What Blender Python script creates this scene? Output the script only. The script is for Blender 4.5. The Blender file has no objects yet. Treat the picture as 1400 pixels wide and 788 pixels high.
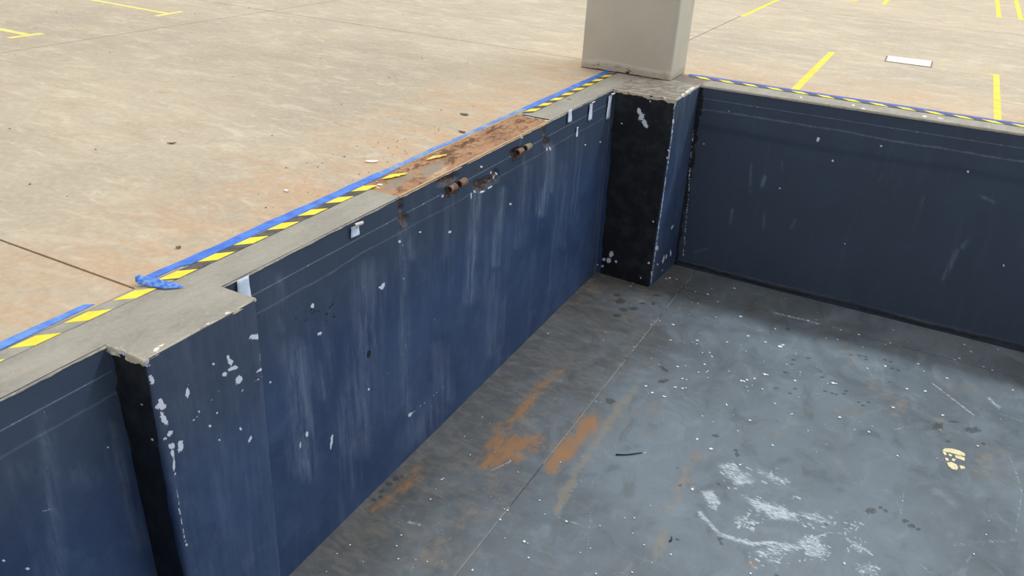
import bpy, bmesh, math, random
import numpy as np

# ------------------------------------------------------------------ camera
F_PX = 1115.5
YAW, PITCH, ROLL = math.radians(-26.4447), math.radians(27.0397), math.radians(3.2619)
CAM = np.array([0.0, 0.0, 1.5])
def _rot():
    cy, sy, cp, sp, cr, sr = (math.cos(YAW), math.sin(YAW), math.cos(PITCH), math.sin(PITCH), math.cos(ROLL), math.sin(ROLL))
    fwd = np.array([sy*cp, cy*cp, -sp]); right = np.array([cy, -sy, 0.0]); up = np.cross(right, fwd)
    return np.array([cr*right + sr*up, -sr*right + cr*up, fwd])
RM = _rot()
scene = bpy.context.scene
COL = scene.collection
cam_d = bpy.data.cameras.new('camera'); cam = bpy.data.objects.new('camera', cam_d); COL.objects.link(cam)
cam_d.sensor_fit = 'HORIZONTAL'; cam_d.sensor_width = 36.0; cam_d.lens = F_PX/1400*36.0
cam_d.clip_start = 0.05; cam_d.clip_end = 200
from mathutils import Matrix, Vector
cam.matrix_world = Matrix(((RM[0][0], RM[1][0], -RM[2][0], CAM[0]), (RM[0][1], RM[1][1], -RM[2][1], CAM[1]),
                           (RM[0][2], RM[1][2], -RM[2][2], CAM[2]), (0, 0, 0, 1)))
scene.camera = cam

# ------------------------------------------------------------------ light
world = bpy.data.worlds.new('overcast_sky'); scene.world = world; world.use_nodes = True
bg = world.node_tree.nodes['Background']
bg.inputs[0].default_value = (1.0, 0.985, 0.955, 1); bg.inputs[1].default_value = 0.77
# roof light strip of the shed beyond the pit, running along the back wall
SK = bpy.data.lights.new('roof_light_strip', 'AREA'); SK.shape = 'RECTANGLE'; SK.size = 60.0; SK.size_y = 2.3
SK.energy = 6600.0; SK.color = (0.87, 0.95, 1.0)
sko = bpy.data.objects.new('roof_light_strip', SK); COL.objects.link(sko); sko.location = (15.0, 14.1, 18.0)
sko.rotation_euler = (math.radians(-18), 0, 0)
vs = scene.view_settings
vs.view_transform = 'Standard'; vs.look = 'None'; vs.gamma = 1.0; vs.use_curve_mapping = False; vs.exposure = 0.13

# ------------------------------------------------------------------ helpers
rng = np.random.default_rng(7); random.seed(7)
def ray(x, y): return RM.T @ np.array([(x-700)/F_PX, -(y-394)/F_PX, 1.0])
def onz(x, y, z=0.0): d = ray(x, y); return CAM + d*((z-CAM[2])/d[2])
def onx(x, y, X): d = ray(x, y); return CAM + d*((X-CAM[0])/d[0])
def ony(x, y, Y): d = ray(x, y); return CAM + d*((Y-CAM[1])/d[1])
def pix(P):
    q = (P - CAM) @ RM.T
    w = np.maximum(q[..., 2], 0.05)
    return q[..., 0]/w*F_PX + 700, -q[..., 1]/w*F_PX + 394
def srgb(r, g, b):
    f = lambda c: c/255/12.92 if c/255 <= 0.04045 else ((c/255+0.055)/1.055)**2.4
    return (f(r), f(g), f(b), 1.0)
def _hash(ix, iy, s):
    h = np.sin(ix*127.1 + iy*311.7 + s*74.7)*43758.5453
    return h - np.floor(h)
def vnoise(x, y, s=0):
    ix, iy = np.floor(x), np.floor(y); fx, fy = x-ix, y-iy
    fx = fx*fx*(3-2*fx); fy = fy*fy*(3-2*fy)
    a, b, c, d = _hash(ix, iy, s), _hash(ix+1, iy, s), _hash(ix, iy+1, s), _hash(ix+1, iy+1, s)
    return (a*(1-fx)+b*fx)*(1-fy) + (c*(1-fx)+d*fx)*fy
def fbm(x, y, s=0, o=4):
    v, a, t = 0, 0.5, 0
    for i in range(o):
        v = v + a*vnoise(x, y, s+i); t += a; a *= 0.5; x = x*2.03; y = y*2.03
    return v/t

def link(o, parent=None):
    COL.objects.link(o)
    if parent is not None: o.parent = parent
    return o
def tag(o, label=None, cat=None, group=None, kind=None):
    if label: o['label'] = label
    if cat: o['category'] = cat
    if group: o['group'] = group
    if kind: o['kind'] = kind
    return o
def empty(name, loc=(0, 0, 0)):
    o = bpy.data.objects.new(name, None); o.empty_display_size = 0.1; COL.objects.link(o); o.location = loc; return o
def mesh_obj(name, verts, faces, mat, parent=None, smooth=False):
    me = bpy.data.meshes.new(name); me.from_pydata([tuple(map(float, v)) for v in verts], [], faces); me.update()
    if smooth: me.shade_smooth()
    me.materials.append(mat)
    return link_local(bpy.data.objects.new(name, me), parent)
def link_local(o, parent):
    """link; mesh coordinates are world, so undo the parent's offset"""
    COL.objects.link(o)
    if parent is not None:
        o.parent = parent
        off = Vector((0, 0, 0)); p = parent
        while p is not None: off += p.location; p = p.parent
        o.location = -off
    return o
def grid_obj(name, P, mat, masks=None, parent=None, smooth=True, flip=False):
    """P (n,m,3) grid of points -> one mesh; masks (n,m,4) -> colour attribute 'marks'"""
    n, m = P.shape[:2]
    idx = np.arange(n*m, dtype=np.int32).reshape(n, m)
    q = np.stack([idx[:-1, :-1], idx[1:, :-1], idx[1:, 1:], idx[:-1, 1:]], -1).reshape(-1, 4)
    if flip: q = q[:, ::-1]
    me = bpy.data.meshes.new(name); nf = len(q)
    me.vertices.add(n*m); me.vertices.foreach_set('co', P.astype(np.float32).ravel())
    me.loops.add(nf*4); me.loops.foreach_set('vertex_index', np.ascontiguousarray(q).ravel())
    me.polygons.add(nf); me.polygons.foreach_set('loop_start', np.arange(0, nf*4, 4, dtype=np.int32))
    me.polygons.foreach_set('loop_total', np.full(nf, 4, dtype=np.int32))
    me.update(calc_edges=True); me.validate()
    if smooth: me.shade_smooth()
    if masks is not None:
        a = me.color_attributes.new('marks', 'FLOAT_COLOR', 'POINT')
        a.data.foreach_set('color', np.clip(masks, 0, 1).astype(np.float32).ravel())
    me.materials.append(mat)
    return link_local(bpy.data.objects.new(name, me), parent)
def box_vf(x0, x1, y0, y1, z0, z1):
    v = [(x0, y0, z0), (x1, y0, z0), (x1, y1, z0), (x0, y1, z0), (x0, y0, z1), (x1, y0, z1), (x1, y1, z1), (x0, y1, z1)]
    f = [(0, 3, 2, 1), (4, 5, 6, 7), (0, 1, 5, 4), (1, 2, 6, 5), (2, 3, 7, 6), (3, 0, 4, 7)]
    return v, f
def prism(poly, z0, z1):
    n = len(poly); v = [(p[0], p[1], z0) for p in poly] + [(p[0], p[1], z1) for p in poly]
    f = [tuple(range(n-1, -1, -1)), tuple(range(n, 2*n))] + [(i, (i+1) % n, n+(i+1) % n, n+i) for i in range(n)]
    return v, f
def ccw(poly):
    a = sum(poly[i][0]*poly[(i+1) % len(poly)][1]-poly[(i+1) % len(poly)][0]*poly[i][1] for i in range(len(poly)))
    return poly if a > 0 else poly[::-1]
# fields drawn on a surface from where the mark sits in the photograph: 1 in the middle, 0 at the rim
def ell(U, V, x, y, rx, ry, ang=0):
    a = math.radians(ang); dx, dy = U-x, V-y
    p, q = (dx*math.cos(a)+dy*math.sin(a))/rx, (-dx*math.sin(a)+dy*math.cos(a))/ry
    return np.clip(1.25-np.sqrt(p*p+q*q), 0, 1)
def pline(U, V, pts, w):
    best = np.full(U.shape, 1e9)
    for (x0, y0), (x1, y1) in zip(pts[:-1], pts[1:]):
        dx, dy = x1-x0, y1-y0; L = dx*dx+dy*dy+1e-9
        t = np.clip(((U-x0)*dx+(V-y0)*dy)/L, 0, 1)
        best = np.minimum(best, np.hypot(U-x0-t*dx, V-y0-t*dy))
    return np.clip(1.25-best/w, 0, 1)
def poly_f(U, V, pts, soft):
    """inside polygon, soft rim in pixels"""
    ins = np.zeros(U.shape, bool); n = len(pts); best = np.full(U.shape, 1e9)
    for i in range(n):
        (x0, y0), (x1, y1) = pts[i], pts[(i+1) % n]
        c = ((y0 > V) != (y1 > V)) & (U < (x1-x0)*(V-y0)/(y1-y0+1e-9)+x0); ins ^= c
        dx, dy = x1-x0, y1-y0; L = dx*dx+dy*dy+1e-9
        t = np.clip(((U-x0)*dx+(V-y0)*dy)/L, 0, 1)
        best = np.minimum(best, np.hypot(U-x0-t*dx, V-y0-t*dy))
    s = np.where(ins, best, -best)
    return np.clip(0.5+s/(2*soft), 0, 1)

# ------------------------------------------------------------------ materials
class NT:
    def __init__(s, name):
        s.m = bpy.data.materials.new(name); s.m.use_nodes = True; s.t = s.m.node_tree
        s.bsdf = s.t.nodes['Principled BSDF']; s.pos = s.t.nodes.new('ShaderNodeNewGeometry').outputs['Position']
    def _in(s, sock, v):
        if hasattr(v, 'is_linked') or isinstance(v, bpy.types.NodeSocket): s.t.links.new(v, sock)
        else:
            if sock.type == 'RGBA' and not hasattr(v, '__len__'): v = (v, v, v, 1)
            sock.default_value = v
    def math(s, op, a, b=0.0, clamp=False):
        n = s.t.nodes.new('ShaderNodeMath'); n.operation = op; n.use_clamp = clamp
        s._in(n.inputs[0], a); s._in(n.inputs[1], b); return n.outputs[0]
    def mix(s, f, a, b, mode='MIX'):
        n = s.t.nodes.new('ShaderNodeMix'); n.data_type = 'RGBA'; n.blend_type = mode
        s._in(n.inputs[0], f); s._in(n.inputs[6], a); s._in(n.inputs[7], b); return n.outputs[2]
    def scale(s, sx, sy, sz, rot=0):
        n = s.t.nodes.new('ShaderNodeMapping'); s.t.links.new(s.pos, n.inputs[0])
        n.inputs['Scale'].default_value = (sx, sy, sz); n.inputs['Rotation'].default_value = (0, 0, rot); return n.outputs[0]
    def noise(s, sc, vec=None, det=5, rough=0.55, dist=0.0):
        n = s.t.nodes.new('ShaderNodeTexNoise'); s.t.links.new(vec if vec is not None else s.pos, n.inputs['Vector'])
        n.inputs['Scale'].default_value = sc; n.inputs['Detail'].default_value = det
        n.inputs['Roughness'].default_value = rough; n.inputs['Distortion'].default_value = dist; return n.outputs[0]
    def step(s, v, lo, hi):
        n = s.t.nodes.new('ShaderNodeMapRange'); n.interpolation_type = 'SMOOTHSTEP'
        s._in(n.inputs[0], v); n.inputs[1].default_value = lo; n.inputs[2].default_value = hi; return n.outputs[0]
    def attr(s, name='marks'):
        n = s.t.nodes.new('ShaderNodeAttribute'); n.attribute_name = name
        p = s.t.nodes.new('ShaderNodeSeparateColor'); s.t.links.new(n.outputs['Color'], p.inputs[0])
        return p.outputs[0], p.outputs[1], p.outputs[2], n.outputs['Alpha']
    def xyz(s):
        n = s.t.nodes.new('ShaderNodeSeparateXYZ'); s.t.links.new(s.pos, n.inputs[0]); return n.outputs
    def bump(s, h, strength, dist=0.01):
        n = s.t.nodes.new('ShaderNodeBump'); n.inputs['Strength'].default_value = strength; n.inputs['Distance'].default_value = dist
        s.t.links.new(h, n.inputs['Height']); s.t.links.new(n.outputs[0], s.bsdf.inputs['Normal'])
    def out(s, col, rough=0.7, spec=0.4, metal=0.0):
        s._in(s.bsdf.inputs['Base Color'], col); s._in(s.bsdf.inputs['Roughness'], rough)
        s._in(s.bsdf.inputs['Specular IOR Level'], spec); s._in(s.bsdf.inputs['Metallic'], metal); return s.m
def broken(n, mask, noise, lo=0.42, hi=0.56, k=0.5):
    """mask rim torn up by a noise"""
    nn = n.t.nodes.new('ShaderNodeMapRange'); n._in(nn.inputs[0], noise); nn.inputs[1].default_value = 0.3; nn.inputs[2].default_value = 0.7
    return n.math('MULTIPLY', n.step(n.math('ADD', mask, n.math('MULTIPLY', n.math('SUBTRACT', nn.outputs[0], 0.5), k)), lo, hi), n.step(mask, 0.0, 0.12))

def mat_ground():
    n = NT('dusty_concrete')
    big = n.noise(0.5, det=4, rough=0.6); mid = n.noise(2.2, n.scale(0.9, 1.9, 1, 0.35), det=9, rough=0.66, dist=0.9); fine = n.noise(26, det=6, rough=0.65)
    sm = n.noise(5.0, n.scale(0.8, 1.8, 1, 0.35), det=6, rough=0.55, dist=1.6)
    c = n.mix(n.step(big, 0.36, 0.64), srgb(173, 160, 142), srgb(187, 172, 150))
    c = n.mix(n.math('MULTIPLY', n.step(mid, 0.5, 0.68), 0.5), c, srgb(207, 193, 168))
    c = n.mix(n.math('MULTIPLY', n.step(mid, 0.48, 0.33), 0.4), c, srgb(168, 150, 128))
    c = n.mix(n.math('MULTIPLY', n.step(sm, 0.54, 0.7), 0.4), c, srgb(211, 199, 176))
    c = n.mix(n.math('MULTIPLY', n.step(sm, 0.45, 0.32), 0.3), c, srgb(166, 144, 120))
    x, y, z = n.xyz()
    # reddish soil trodden in along the rim of the pit
    dx = n.math('SUBTRACT', -2.52, x); dy = n.math('SUBTRACT', y, 7.12)
    near = n.math('MAXIMUM', dx, dy)
    near = n.math('ADD', near, n.math('MULTIPLY', n.math('SUBTRACT', n.noise(1.2, n.scale(1, 1.5, 1), det=6, rough=0.65, dist=0.6), 0.5), 2.2))
    red = n.math('MULTIPLY', n.step(near, 1.15, -0.1), n.step(n.noise(2.6, n.scale(1, 1.6, 1), det=8, rough=0.68, dist=0.8), 0.34, 0.62))
    c = n.mix(n.math('MULTIPLY', red, 0.62), c, srgb(194, 154, 116))
    c = n.mix(n.math('MULTIPLY', n.step(n.noise(48, det=3), 0.64, 0.72), 0.35), c, srgb(150, 130, 108))
    c = n.mix(n.math('MULTIPLY', n.step(fine, 0.4, 0.7), 0.16), c, srgb(232, 220, 196))
    n.bump(n.math('ADD', fine, sm), 0.25, 0.006)
    return n.out(c, 0.85, 0.25)

def mat_coping():
    n = NT('worn_grey_coping'); w, g, r, d = n.attr()
    mid = n.noise(3.5, n.scale(2.0, 0.7, 1), det=7, rough=0.65); fine = n.noise(45, det=5, rough=0.65)
    c = n.mix(n.step(mid, 0.3, 0.72), srgb(140, 135, 126), srgb(163, 157, 145))
    c = n.mix(n.math('MULTIPLY', n.step(fine, 0.35, 0.8), 0.3), c, srgb(184, 178, 164))
    c = n.mix(n.math('MULTIPLY', n.step(n.noise(7, det=5), 0.55, 0.72), 0.3), c, srgb(172, 154, 132))
    c = n.mix(n.math('MULTIPLY', broken(n, g, n.noise(14, det=5)), 0.8), c, srgb(126, 112, 100))
    c = n.mix(broken(n, r, n.noise(40, det=5), 0.45, 0.6, 0.7), c, srgb(180, 172, 155))
    c = n.mix(broken(n, w, n.noise(70, det=4), 0.45, 0.55, 0.8), c, srgb(226, 222, 212))
    c = n.mix(n.math('MULTIPLY', n.step(n.noise(90, det=2), 0.72, 0.76), 0.8), c, srgb(214, 208, 196))
    n.bump(n.math('ADD', fine, mid), 0.35, 0.005)
    return n.out(c, 0.8, 0.3)

def mat_rust_slab():
    n = NT('rusty_concrete'); w, g, r, d = n.attr()
    mid = n.noise(6, n.scale(1.4, 0.8, 1), det=8, rough=0.7, dist=0.6); fine = n.noise(38, det=6, rough=0.7)
    c = n.mix(n.step(mid, 0.32, 0.66), srgb(136, 102, 78), srgb(178, 138, 106))
    c = n.mix(n.math('MULTIPLY', n.step(fine, 0.48, 0.68), 0.65), c, srgb(196, 154, 114))
    c = n.mix(n.math('MULTIPLY', broken(n, g, n.noise(17, n.scale(1.4, 0.7, 1), det=10, rough=0.78, dist=0.5), 0.5, 0.72, 1.4), 0.8), c, srgb(88, 62, 48))
    c = n.mix(n.math('MULTIPLY', broken(n, d, n.noise(14, det=8, rough=0.75), 0.3, 0.8, 1.0), 0.85), c, srgb(146, 138, 124))
    c = n.mix(n.math('MULTIPLY', broken(n, r, n.noise(20, det=6), 0.4, 0.6, 0.7), 0.9), c, srgb(190, 164, 132))
    c = n.mix(broken(n, w, n.noise(60, det=4), 0.45, 0.55, 0.8), c, srgb(226, 222, 212))
    n.bump(n.math('ADD', fine, mid), 0.7, 0.008)
    return n.out(c, 0.9, 0.2)

BLUE_A, BLUE_B, CHALK = srgb(46, 66, 101), srgb(58, 79, 116), srgb(120, 136, 162)
def mat_paint(name, dull=0.0):
    n = NT(name); w, g, r, d = n.attr()
    big = n.noise(1.3, det=5, rough=0.65, dist=0.4); mid = n.noise(6.5, det=8, rough=0.66, dist=0.7)
    drip = n.noise(4.0, n.scale(2.6, 2.6, 0.28), det=8, rough=0.68)
    x, y, z = n.xyz()
    c = n.mix(n.step(big, 0.36, 0.64), BLUE_A, BLUE_B)
    c = n.mix(n.math('MULTIPLY', n.step(mid, 0.5, 0.7), 0.35), c, srgb(77, 97, 130))
    c = n.mix(n.math('MULTIPLY', n.step(mid, 0.46, 0.32), 0.4), c, srgb(40, 57, 88))
    c = n.mix(n.math('MULTIPLY', n.step(drip, 0.52, 0.72), 0.22), c, CHALK)
    # greyer towards the top coats of render
    hz = n.math('ADD', z, n.math('MULTIPLY', n.math('SUBTRACT', big, 0.5), 0.5))
    c = n.mix(n.math('MAXIMUM', n.math('MULTIPLY', n.step(hz, -0.75, -0.12), 0.62), dull), c, srgb(65, 75, 86))
    ch = n.math('MULTIPLY', g, n.step(n.noise(5.0, n.scale(5, 5, 0.5), det=9, rough=0.72), 0.36, 0.7))
    ch = n.math('ADD', ch, n.math('MULTIPLY', n.math('MULTIPLY', g, n.step(n.noise(26, n.scale(1.4, 1.4, 0.45, 0), det=7, rough=0.7, dist=0.6), 0.52, 0.7)), 0.6))
    c = n.mix(n.math('MULTIPLY', ch, 0.5, True), c, srgb(146, 162, 186))
    c = n.mix(n.math('MULTIPLY', broken(n, r, n.noise(30, det=6, rough=0.7), 0.35, 0.7, 0.8), 0.9), c, n.mix(n.step(n.noise(45, det=4), 0.4, 0.65), srgb(58, 44, 40), srgb(112, 94, 82)))
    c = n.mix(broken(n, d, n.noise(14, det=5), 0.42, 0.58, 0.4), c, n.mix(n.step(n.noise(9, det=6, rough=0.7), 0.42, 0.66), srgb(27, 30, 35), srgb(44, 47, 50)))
    c = n.mix(broken(n, w, n.noise(44, det=8, rough=0.75, dist=0.6), 0.42, 0.50, 1.0), c, srgb(214, 221, 236))
    n.bump(n.math('ADD', mid, n.math('MULTIPLY', n.noise(70, det=4), 0.25)), 0.25, 0.006)
    return n.out(c, 0.5, 0.35)

def mat_floor():
    n = NT('scuffed_grey_floor_paint'); w, g, r, d = n.attr()
    big = n.noise(0.9, det=5, rough=0.6, dist=0.5); mid = n.noise(3.6, n.scale(1.2, 0.8, 1, 0.4), det=9, rough=0.66, dist=0.9); fine = n.noise(38, det=5, rough=0.6)
    sm = n.noise(11, n.scale(0.7, 1.5, 1, 0.6), det=8, rough=0.68, dist=0.8)
    c = n.mix(n.step(big, 0.36, 0.64), srgb(94, 103, 110), srgb(113, 124, 133))
    c = n.mix(n.math('MULTIPLY', n.step(mid, 0.5, 0.68), 0.4), c, srgb(136, 146, 155))
    c = n.mix(n.math('MULTIPLY', n.step(mid, 0.48, 0.33), 0.45), c, srgb(75, 82, 88))
    c = n.mix(n.math('MULTIPLY', n.step(sm, 0.55, 0.72), 0.22), c, srgb(148, 155, 161))
    x, y, z = n.xyz()
    br = n.math('ADD', x, n.math('MULTIPLY', n.math('SUBTRACT', n.noise(1.3, det=7, rough=0.66, dist=0.7), 0.5), 2.2))
    c = n.mix(n.math('MULTIPLY', n.step(br, -1.0, -2.1), 0.64), c, n.mix(n.step(sm, 0.38, 0.66), srgb(64, 59, 54), srgb(104, 94, 82)))
    c = n.mix(n.math('MULTIPLY', n.step(n.noise(1.7, det=8, rough=0.68, dist=0.8), 0.52, 0.68), 0.32), c, srgb(116, 109, 100))
    c = n.mix(n.math('MULTIPLY', broken(n, g, n.noise(9, det=8, rough=0.7), 0.3, 0.95, 1.2), 0.62), c, srgb(140, 128, 112))
    c = n.mix(n.math('MULTIPLY', broken(n, r, n.noise(14, n.scale(1.5, 0.6, 1), det=9, rough=0.72), 0.15, 1.1, 1.3), 0.8), c, srgb(160, 114, 68))
    c = n.mix(n.math('MULTIPLY', broken(n, d, n.noise(60, det=5, rough=0.65), 0.42, 0.66, 0.8), 0.62), c, srgb(46, 48, 50))
    sc = n.noise(30, n.scale(0.5, 2.6, 1, 0.35), det=10, rough=0.78, dist=1.6)
    c = n.mix(n.math('MULTIPLY', broken(n, w, sc, 0.5, 1.0, 1.5), 0.85), c, srgb(204, 212, 220))
    n.bump(n.math('ADD', mid, n.math('MULTIPLY', fine, 0.4)), 0.16, 0.005)
    return n.out(c, n.math('ADD', 0.42, n.math('MULTIPLY', mid, 0.25)), 0.4)

def mat_plain(name, col, col2=None, rough=0.6, sc=25, spec=0.4, bump=0.0, metal=0.0, lo=0.35, hi=0.65):
    n = NT(name); f = n.noise(sc, det=5, rough=0.6)
    c = n.mix(n.step(f, lo, hi), col, col2 or tuple(min(1, k*1.15) for k in col[:3])+(1,))
    if bump: n.bump(f, bump, 0.004)
    return n.out(c, rough, spec, metal)

def mat_column():
    n = NT('painted_grey_column'); w, g, r, d = n.attr()
    big = n.noise(1.4, det=4); mid = n.noise(7, n.scale(1, 1, 0.6), det=6)
    c = n.mix(n.step(big, 0.3, 0.7), srgb(180, 175, 163), srgb(190, 185, 173))
    c = n.mix(n.math('MULTIPLY', n.step(mid, 0.5, 0.75), 0.25), c, srgb(200, 196, 185))
    c = n.mix(n.math('MULTIPLY', broken(n, g, n.noise(16, det=6), 0.4, 0.62, 0.6), 0.6), c, srgb(164, 153, 136))
    c = n.mix(broken(n, d, n.noise(40, det=5), 0.42, 0.58, 0.5), c, srgb(58, 48, 42))
    c = n.mix(broken(n, w, n.noise(60, det=4), 0.45, 0.58, 0.7), c, srgb(204, 196, 180))
    n.bump(n.math('ADD', mid, n.noise(50, det=4)), 0.15, 0.004)
    return n.out(c, 0.55, 0.4)

M_GROUND, M_COPE, M_RSLAB = mat_ground(), mat_coping(), mat_rust_slab()
M_WALL, M_FLOOR, M_COLUMN = mat_paint('dark_blue_wall_paint'), mat_floor(), mat_column()
M_WALLB = mat_paint('greyed_navy_wall_paint', 0.72)  # same paint as the other walls, mixed further towards grey
M_JOINT = mat_plain('joint_dirt', srgb(84, 70, 58), srgb(112, 94, 76), 0.95, 30)
M_FJOINT = mat_plain('floor_joint_filler', srgb(50, 50, 50), srgb(206, 200, 190), 0.9, 3.5, lo=0.4, hi=0.5)
def mat_black_tape():
    n = NT('dusty_black_tape'); x, y, z = n.xyz(); f = n.noise(16, det=6, rough=0.68)
    c = n.mix(n.step(f, 0.4, 0.62), srgb(72, 68, 62), srgb(98, 92, 84))
    return n.out(c, 0.6, 0.3)
M_BLACK = mat_black_tape()
M_WORN = mat_plain('tape_worn_to_grey', srgb(146, 141, 132), srgb(164, 158, 147), 0.8, 14)
M_BLACKB = mat_plain('black_tape_violet_sheen', srgb(48, 46, 62), srgb(72, 70, 86), 0.4, 12)  # black tape with its purplish grazing reflection painted into the colour
M_YELLOW = mat_plain('yellow_tape_print', srgb(238, 212, 40), srgb(250, 228, 66), 0.5, 14)
M_YELLOWF = mat_plain('faded_yellow_tape', srgb(214, 186, 80), srgb(232, 206, 104), 0.6, 30)
M_BLUET = mat_plain('blue_tape', srgb(44, 98, 196), srgb(66, 126, 220), 0.45, 16)
M_BLUEW = mat_plain('dusty_blue_tape', srgb(86, 130, 196), srgb(140, 160, 186), 0.6, 9, lo=0.42, hi=0.62)
M_BLUEC = mat_plain('crumpled_blue_tape', srgb(40, 108, 214), srgb(128, 166, 226), 0.4, 55)
M_PAINTY = mat_plain('yellow_floor_paint', srgb(226, 196, 62), srgb(240, 214, 86), 0.65, 9)
M_PAINTF = mat_plain('pale_yellow_floor_paint', srgb(226, 208, 108), srgb(238, 224, 134), 0.65, 9)
M_WHITE = mat_plain('white_plate', srgb(240, 238, 234), srgb(248, 247, 244), 0.5, 8)
M_PLATEF = mat_plain('plate_edge_dirt', srgb(120, 100, 84), srgb(146, 124, 104), 0.8, 20)
M_STRIP = mat_plain('pale_blue_masking_tape', srgb(206, 220, 244), srgb(222, 233, 250), 0.6, 40)
M_CURL = mat_plain('dirty_tape_curl', srgb(214, 202, 190), srgb(234, 228, 222), 0.7, 40)
M_RUSTY = mat_plain('rusty_steel', srgb(92, 66, 56), srgb(146, 116, 98), 0.75, 60, bump=0.4)
M_RUSTO = mat_plain('olive_rusty_steel', srgb(116, 104, 86), srgb(150, 138, 116), 0.75, 60, bump=0.4)
M_RUSTD = mat_plain('dark_rust_crust', srgb(46, 38, 38), srgb(112, 92, 84), 0.9, 70, bump=0.6)
M_FLAKE = mat_plain('white_paint_flake', srgb(216, 222, 228), srgb(238, 240, 242), 0.6, 30)
M_CREAM = mat_plain('cream_paint', srgb(222, 206, 160), srgb(240, 228, 188), 0.6, 60)
M_LEAF = mat_plain('dry_leaf', srgb(96, 76, 56), srgb(132, 108, 80), 0.8, 50)
M_STICK = mat_plain('dark_stick', srgb(34, 32, 30), srgb(56, 52, 48), 0.8, 50)
M_CRUMB = mat_plain('rust_crumbs', srgb(94, 66, 50), srgb(138, 104, 80), 0.9, 40)

# ------------------------------------------------------------------ the place: shared shapes
ZF = -1.68                      # pit floor
XO = -2.52                      # outer edge of the left coping
X1, Y0 = 3.6, 0.45              # unseen right and near walls
def xl(y, z): return -2.265 + (np.asarray(z)/ZF)*(0.026-(np.asarray(y)-2.2)*0.0134)
def yb(x, z):
    k = np.asarray(z)/ZF; return (6.772+(np.asarray(x)+1.73)*0.033)*(1-k) + 6.84*k
def yo(x): return 7.065+(x+1.9)*0.02      # outer edge of the back coping

# ------------------------------------------------------------------ ground slabs outside the pit
ground = tag(mesh_obj('ground', *box_vf(-34, -2.53, -14, 44, -0.25, -0.012), M_JOINT), 'dusty concrete yard around the sunken pit', None, None, 'structure')
gx = [-34, -23.6, -19.37, -15.14, -10.9, -6.67, -2.44, 1.79, 6.02, 10.25, 24]
gy = [-14, -8.66, -3.42, 1.82, 7.06, 12.3, 17.54, 22.8, 44]
J = 0.006
for i in range(len(gx)-1):
    for j in range(len(gy)-1):
        a, b, c, d = gx[i]+J, gx[i+1]-J, gy[j]+J, gy[j+1]-J
        if b < -2.4:
            if d < 7.1 and d > 0 and gx[i+1] == -2.44: b = XO-0.002
            poly = [(a, c), (b, c), (b, d), (a, d)]
        elif c > 7:
            if gy[j] == 7.06 and a < X1+0.3:
                poly = [(a, yo(a)+0.002), (b, yo(b)+0.002), (b, d), (a, d)]
            else: poly = [(a, c), (b, c), (b, d), (a, d)]
        elif a >= 3:
            poly = [(max(a, X1+0.25), c), (b, c), (b, d), (max(a, X1+0.25), d)]
        else:
            if c > Y0: continue
            d = min(d, Y0-0.25); poly = [(a, c), (b, c), (b, d), (a, d)]
            if d <= c: continue
        mesh_obj('concrete_slab', *prism(poly, -0.14, 0.0), M_GROUND, ground)
mesh_obj('slab_bed', *box_vf(-2.53, X1+0.3, 7.2, 44, -0.25, -0.012), M_JOINT, ground)

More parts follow.
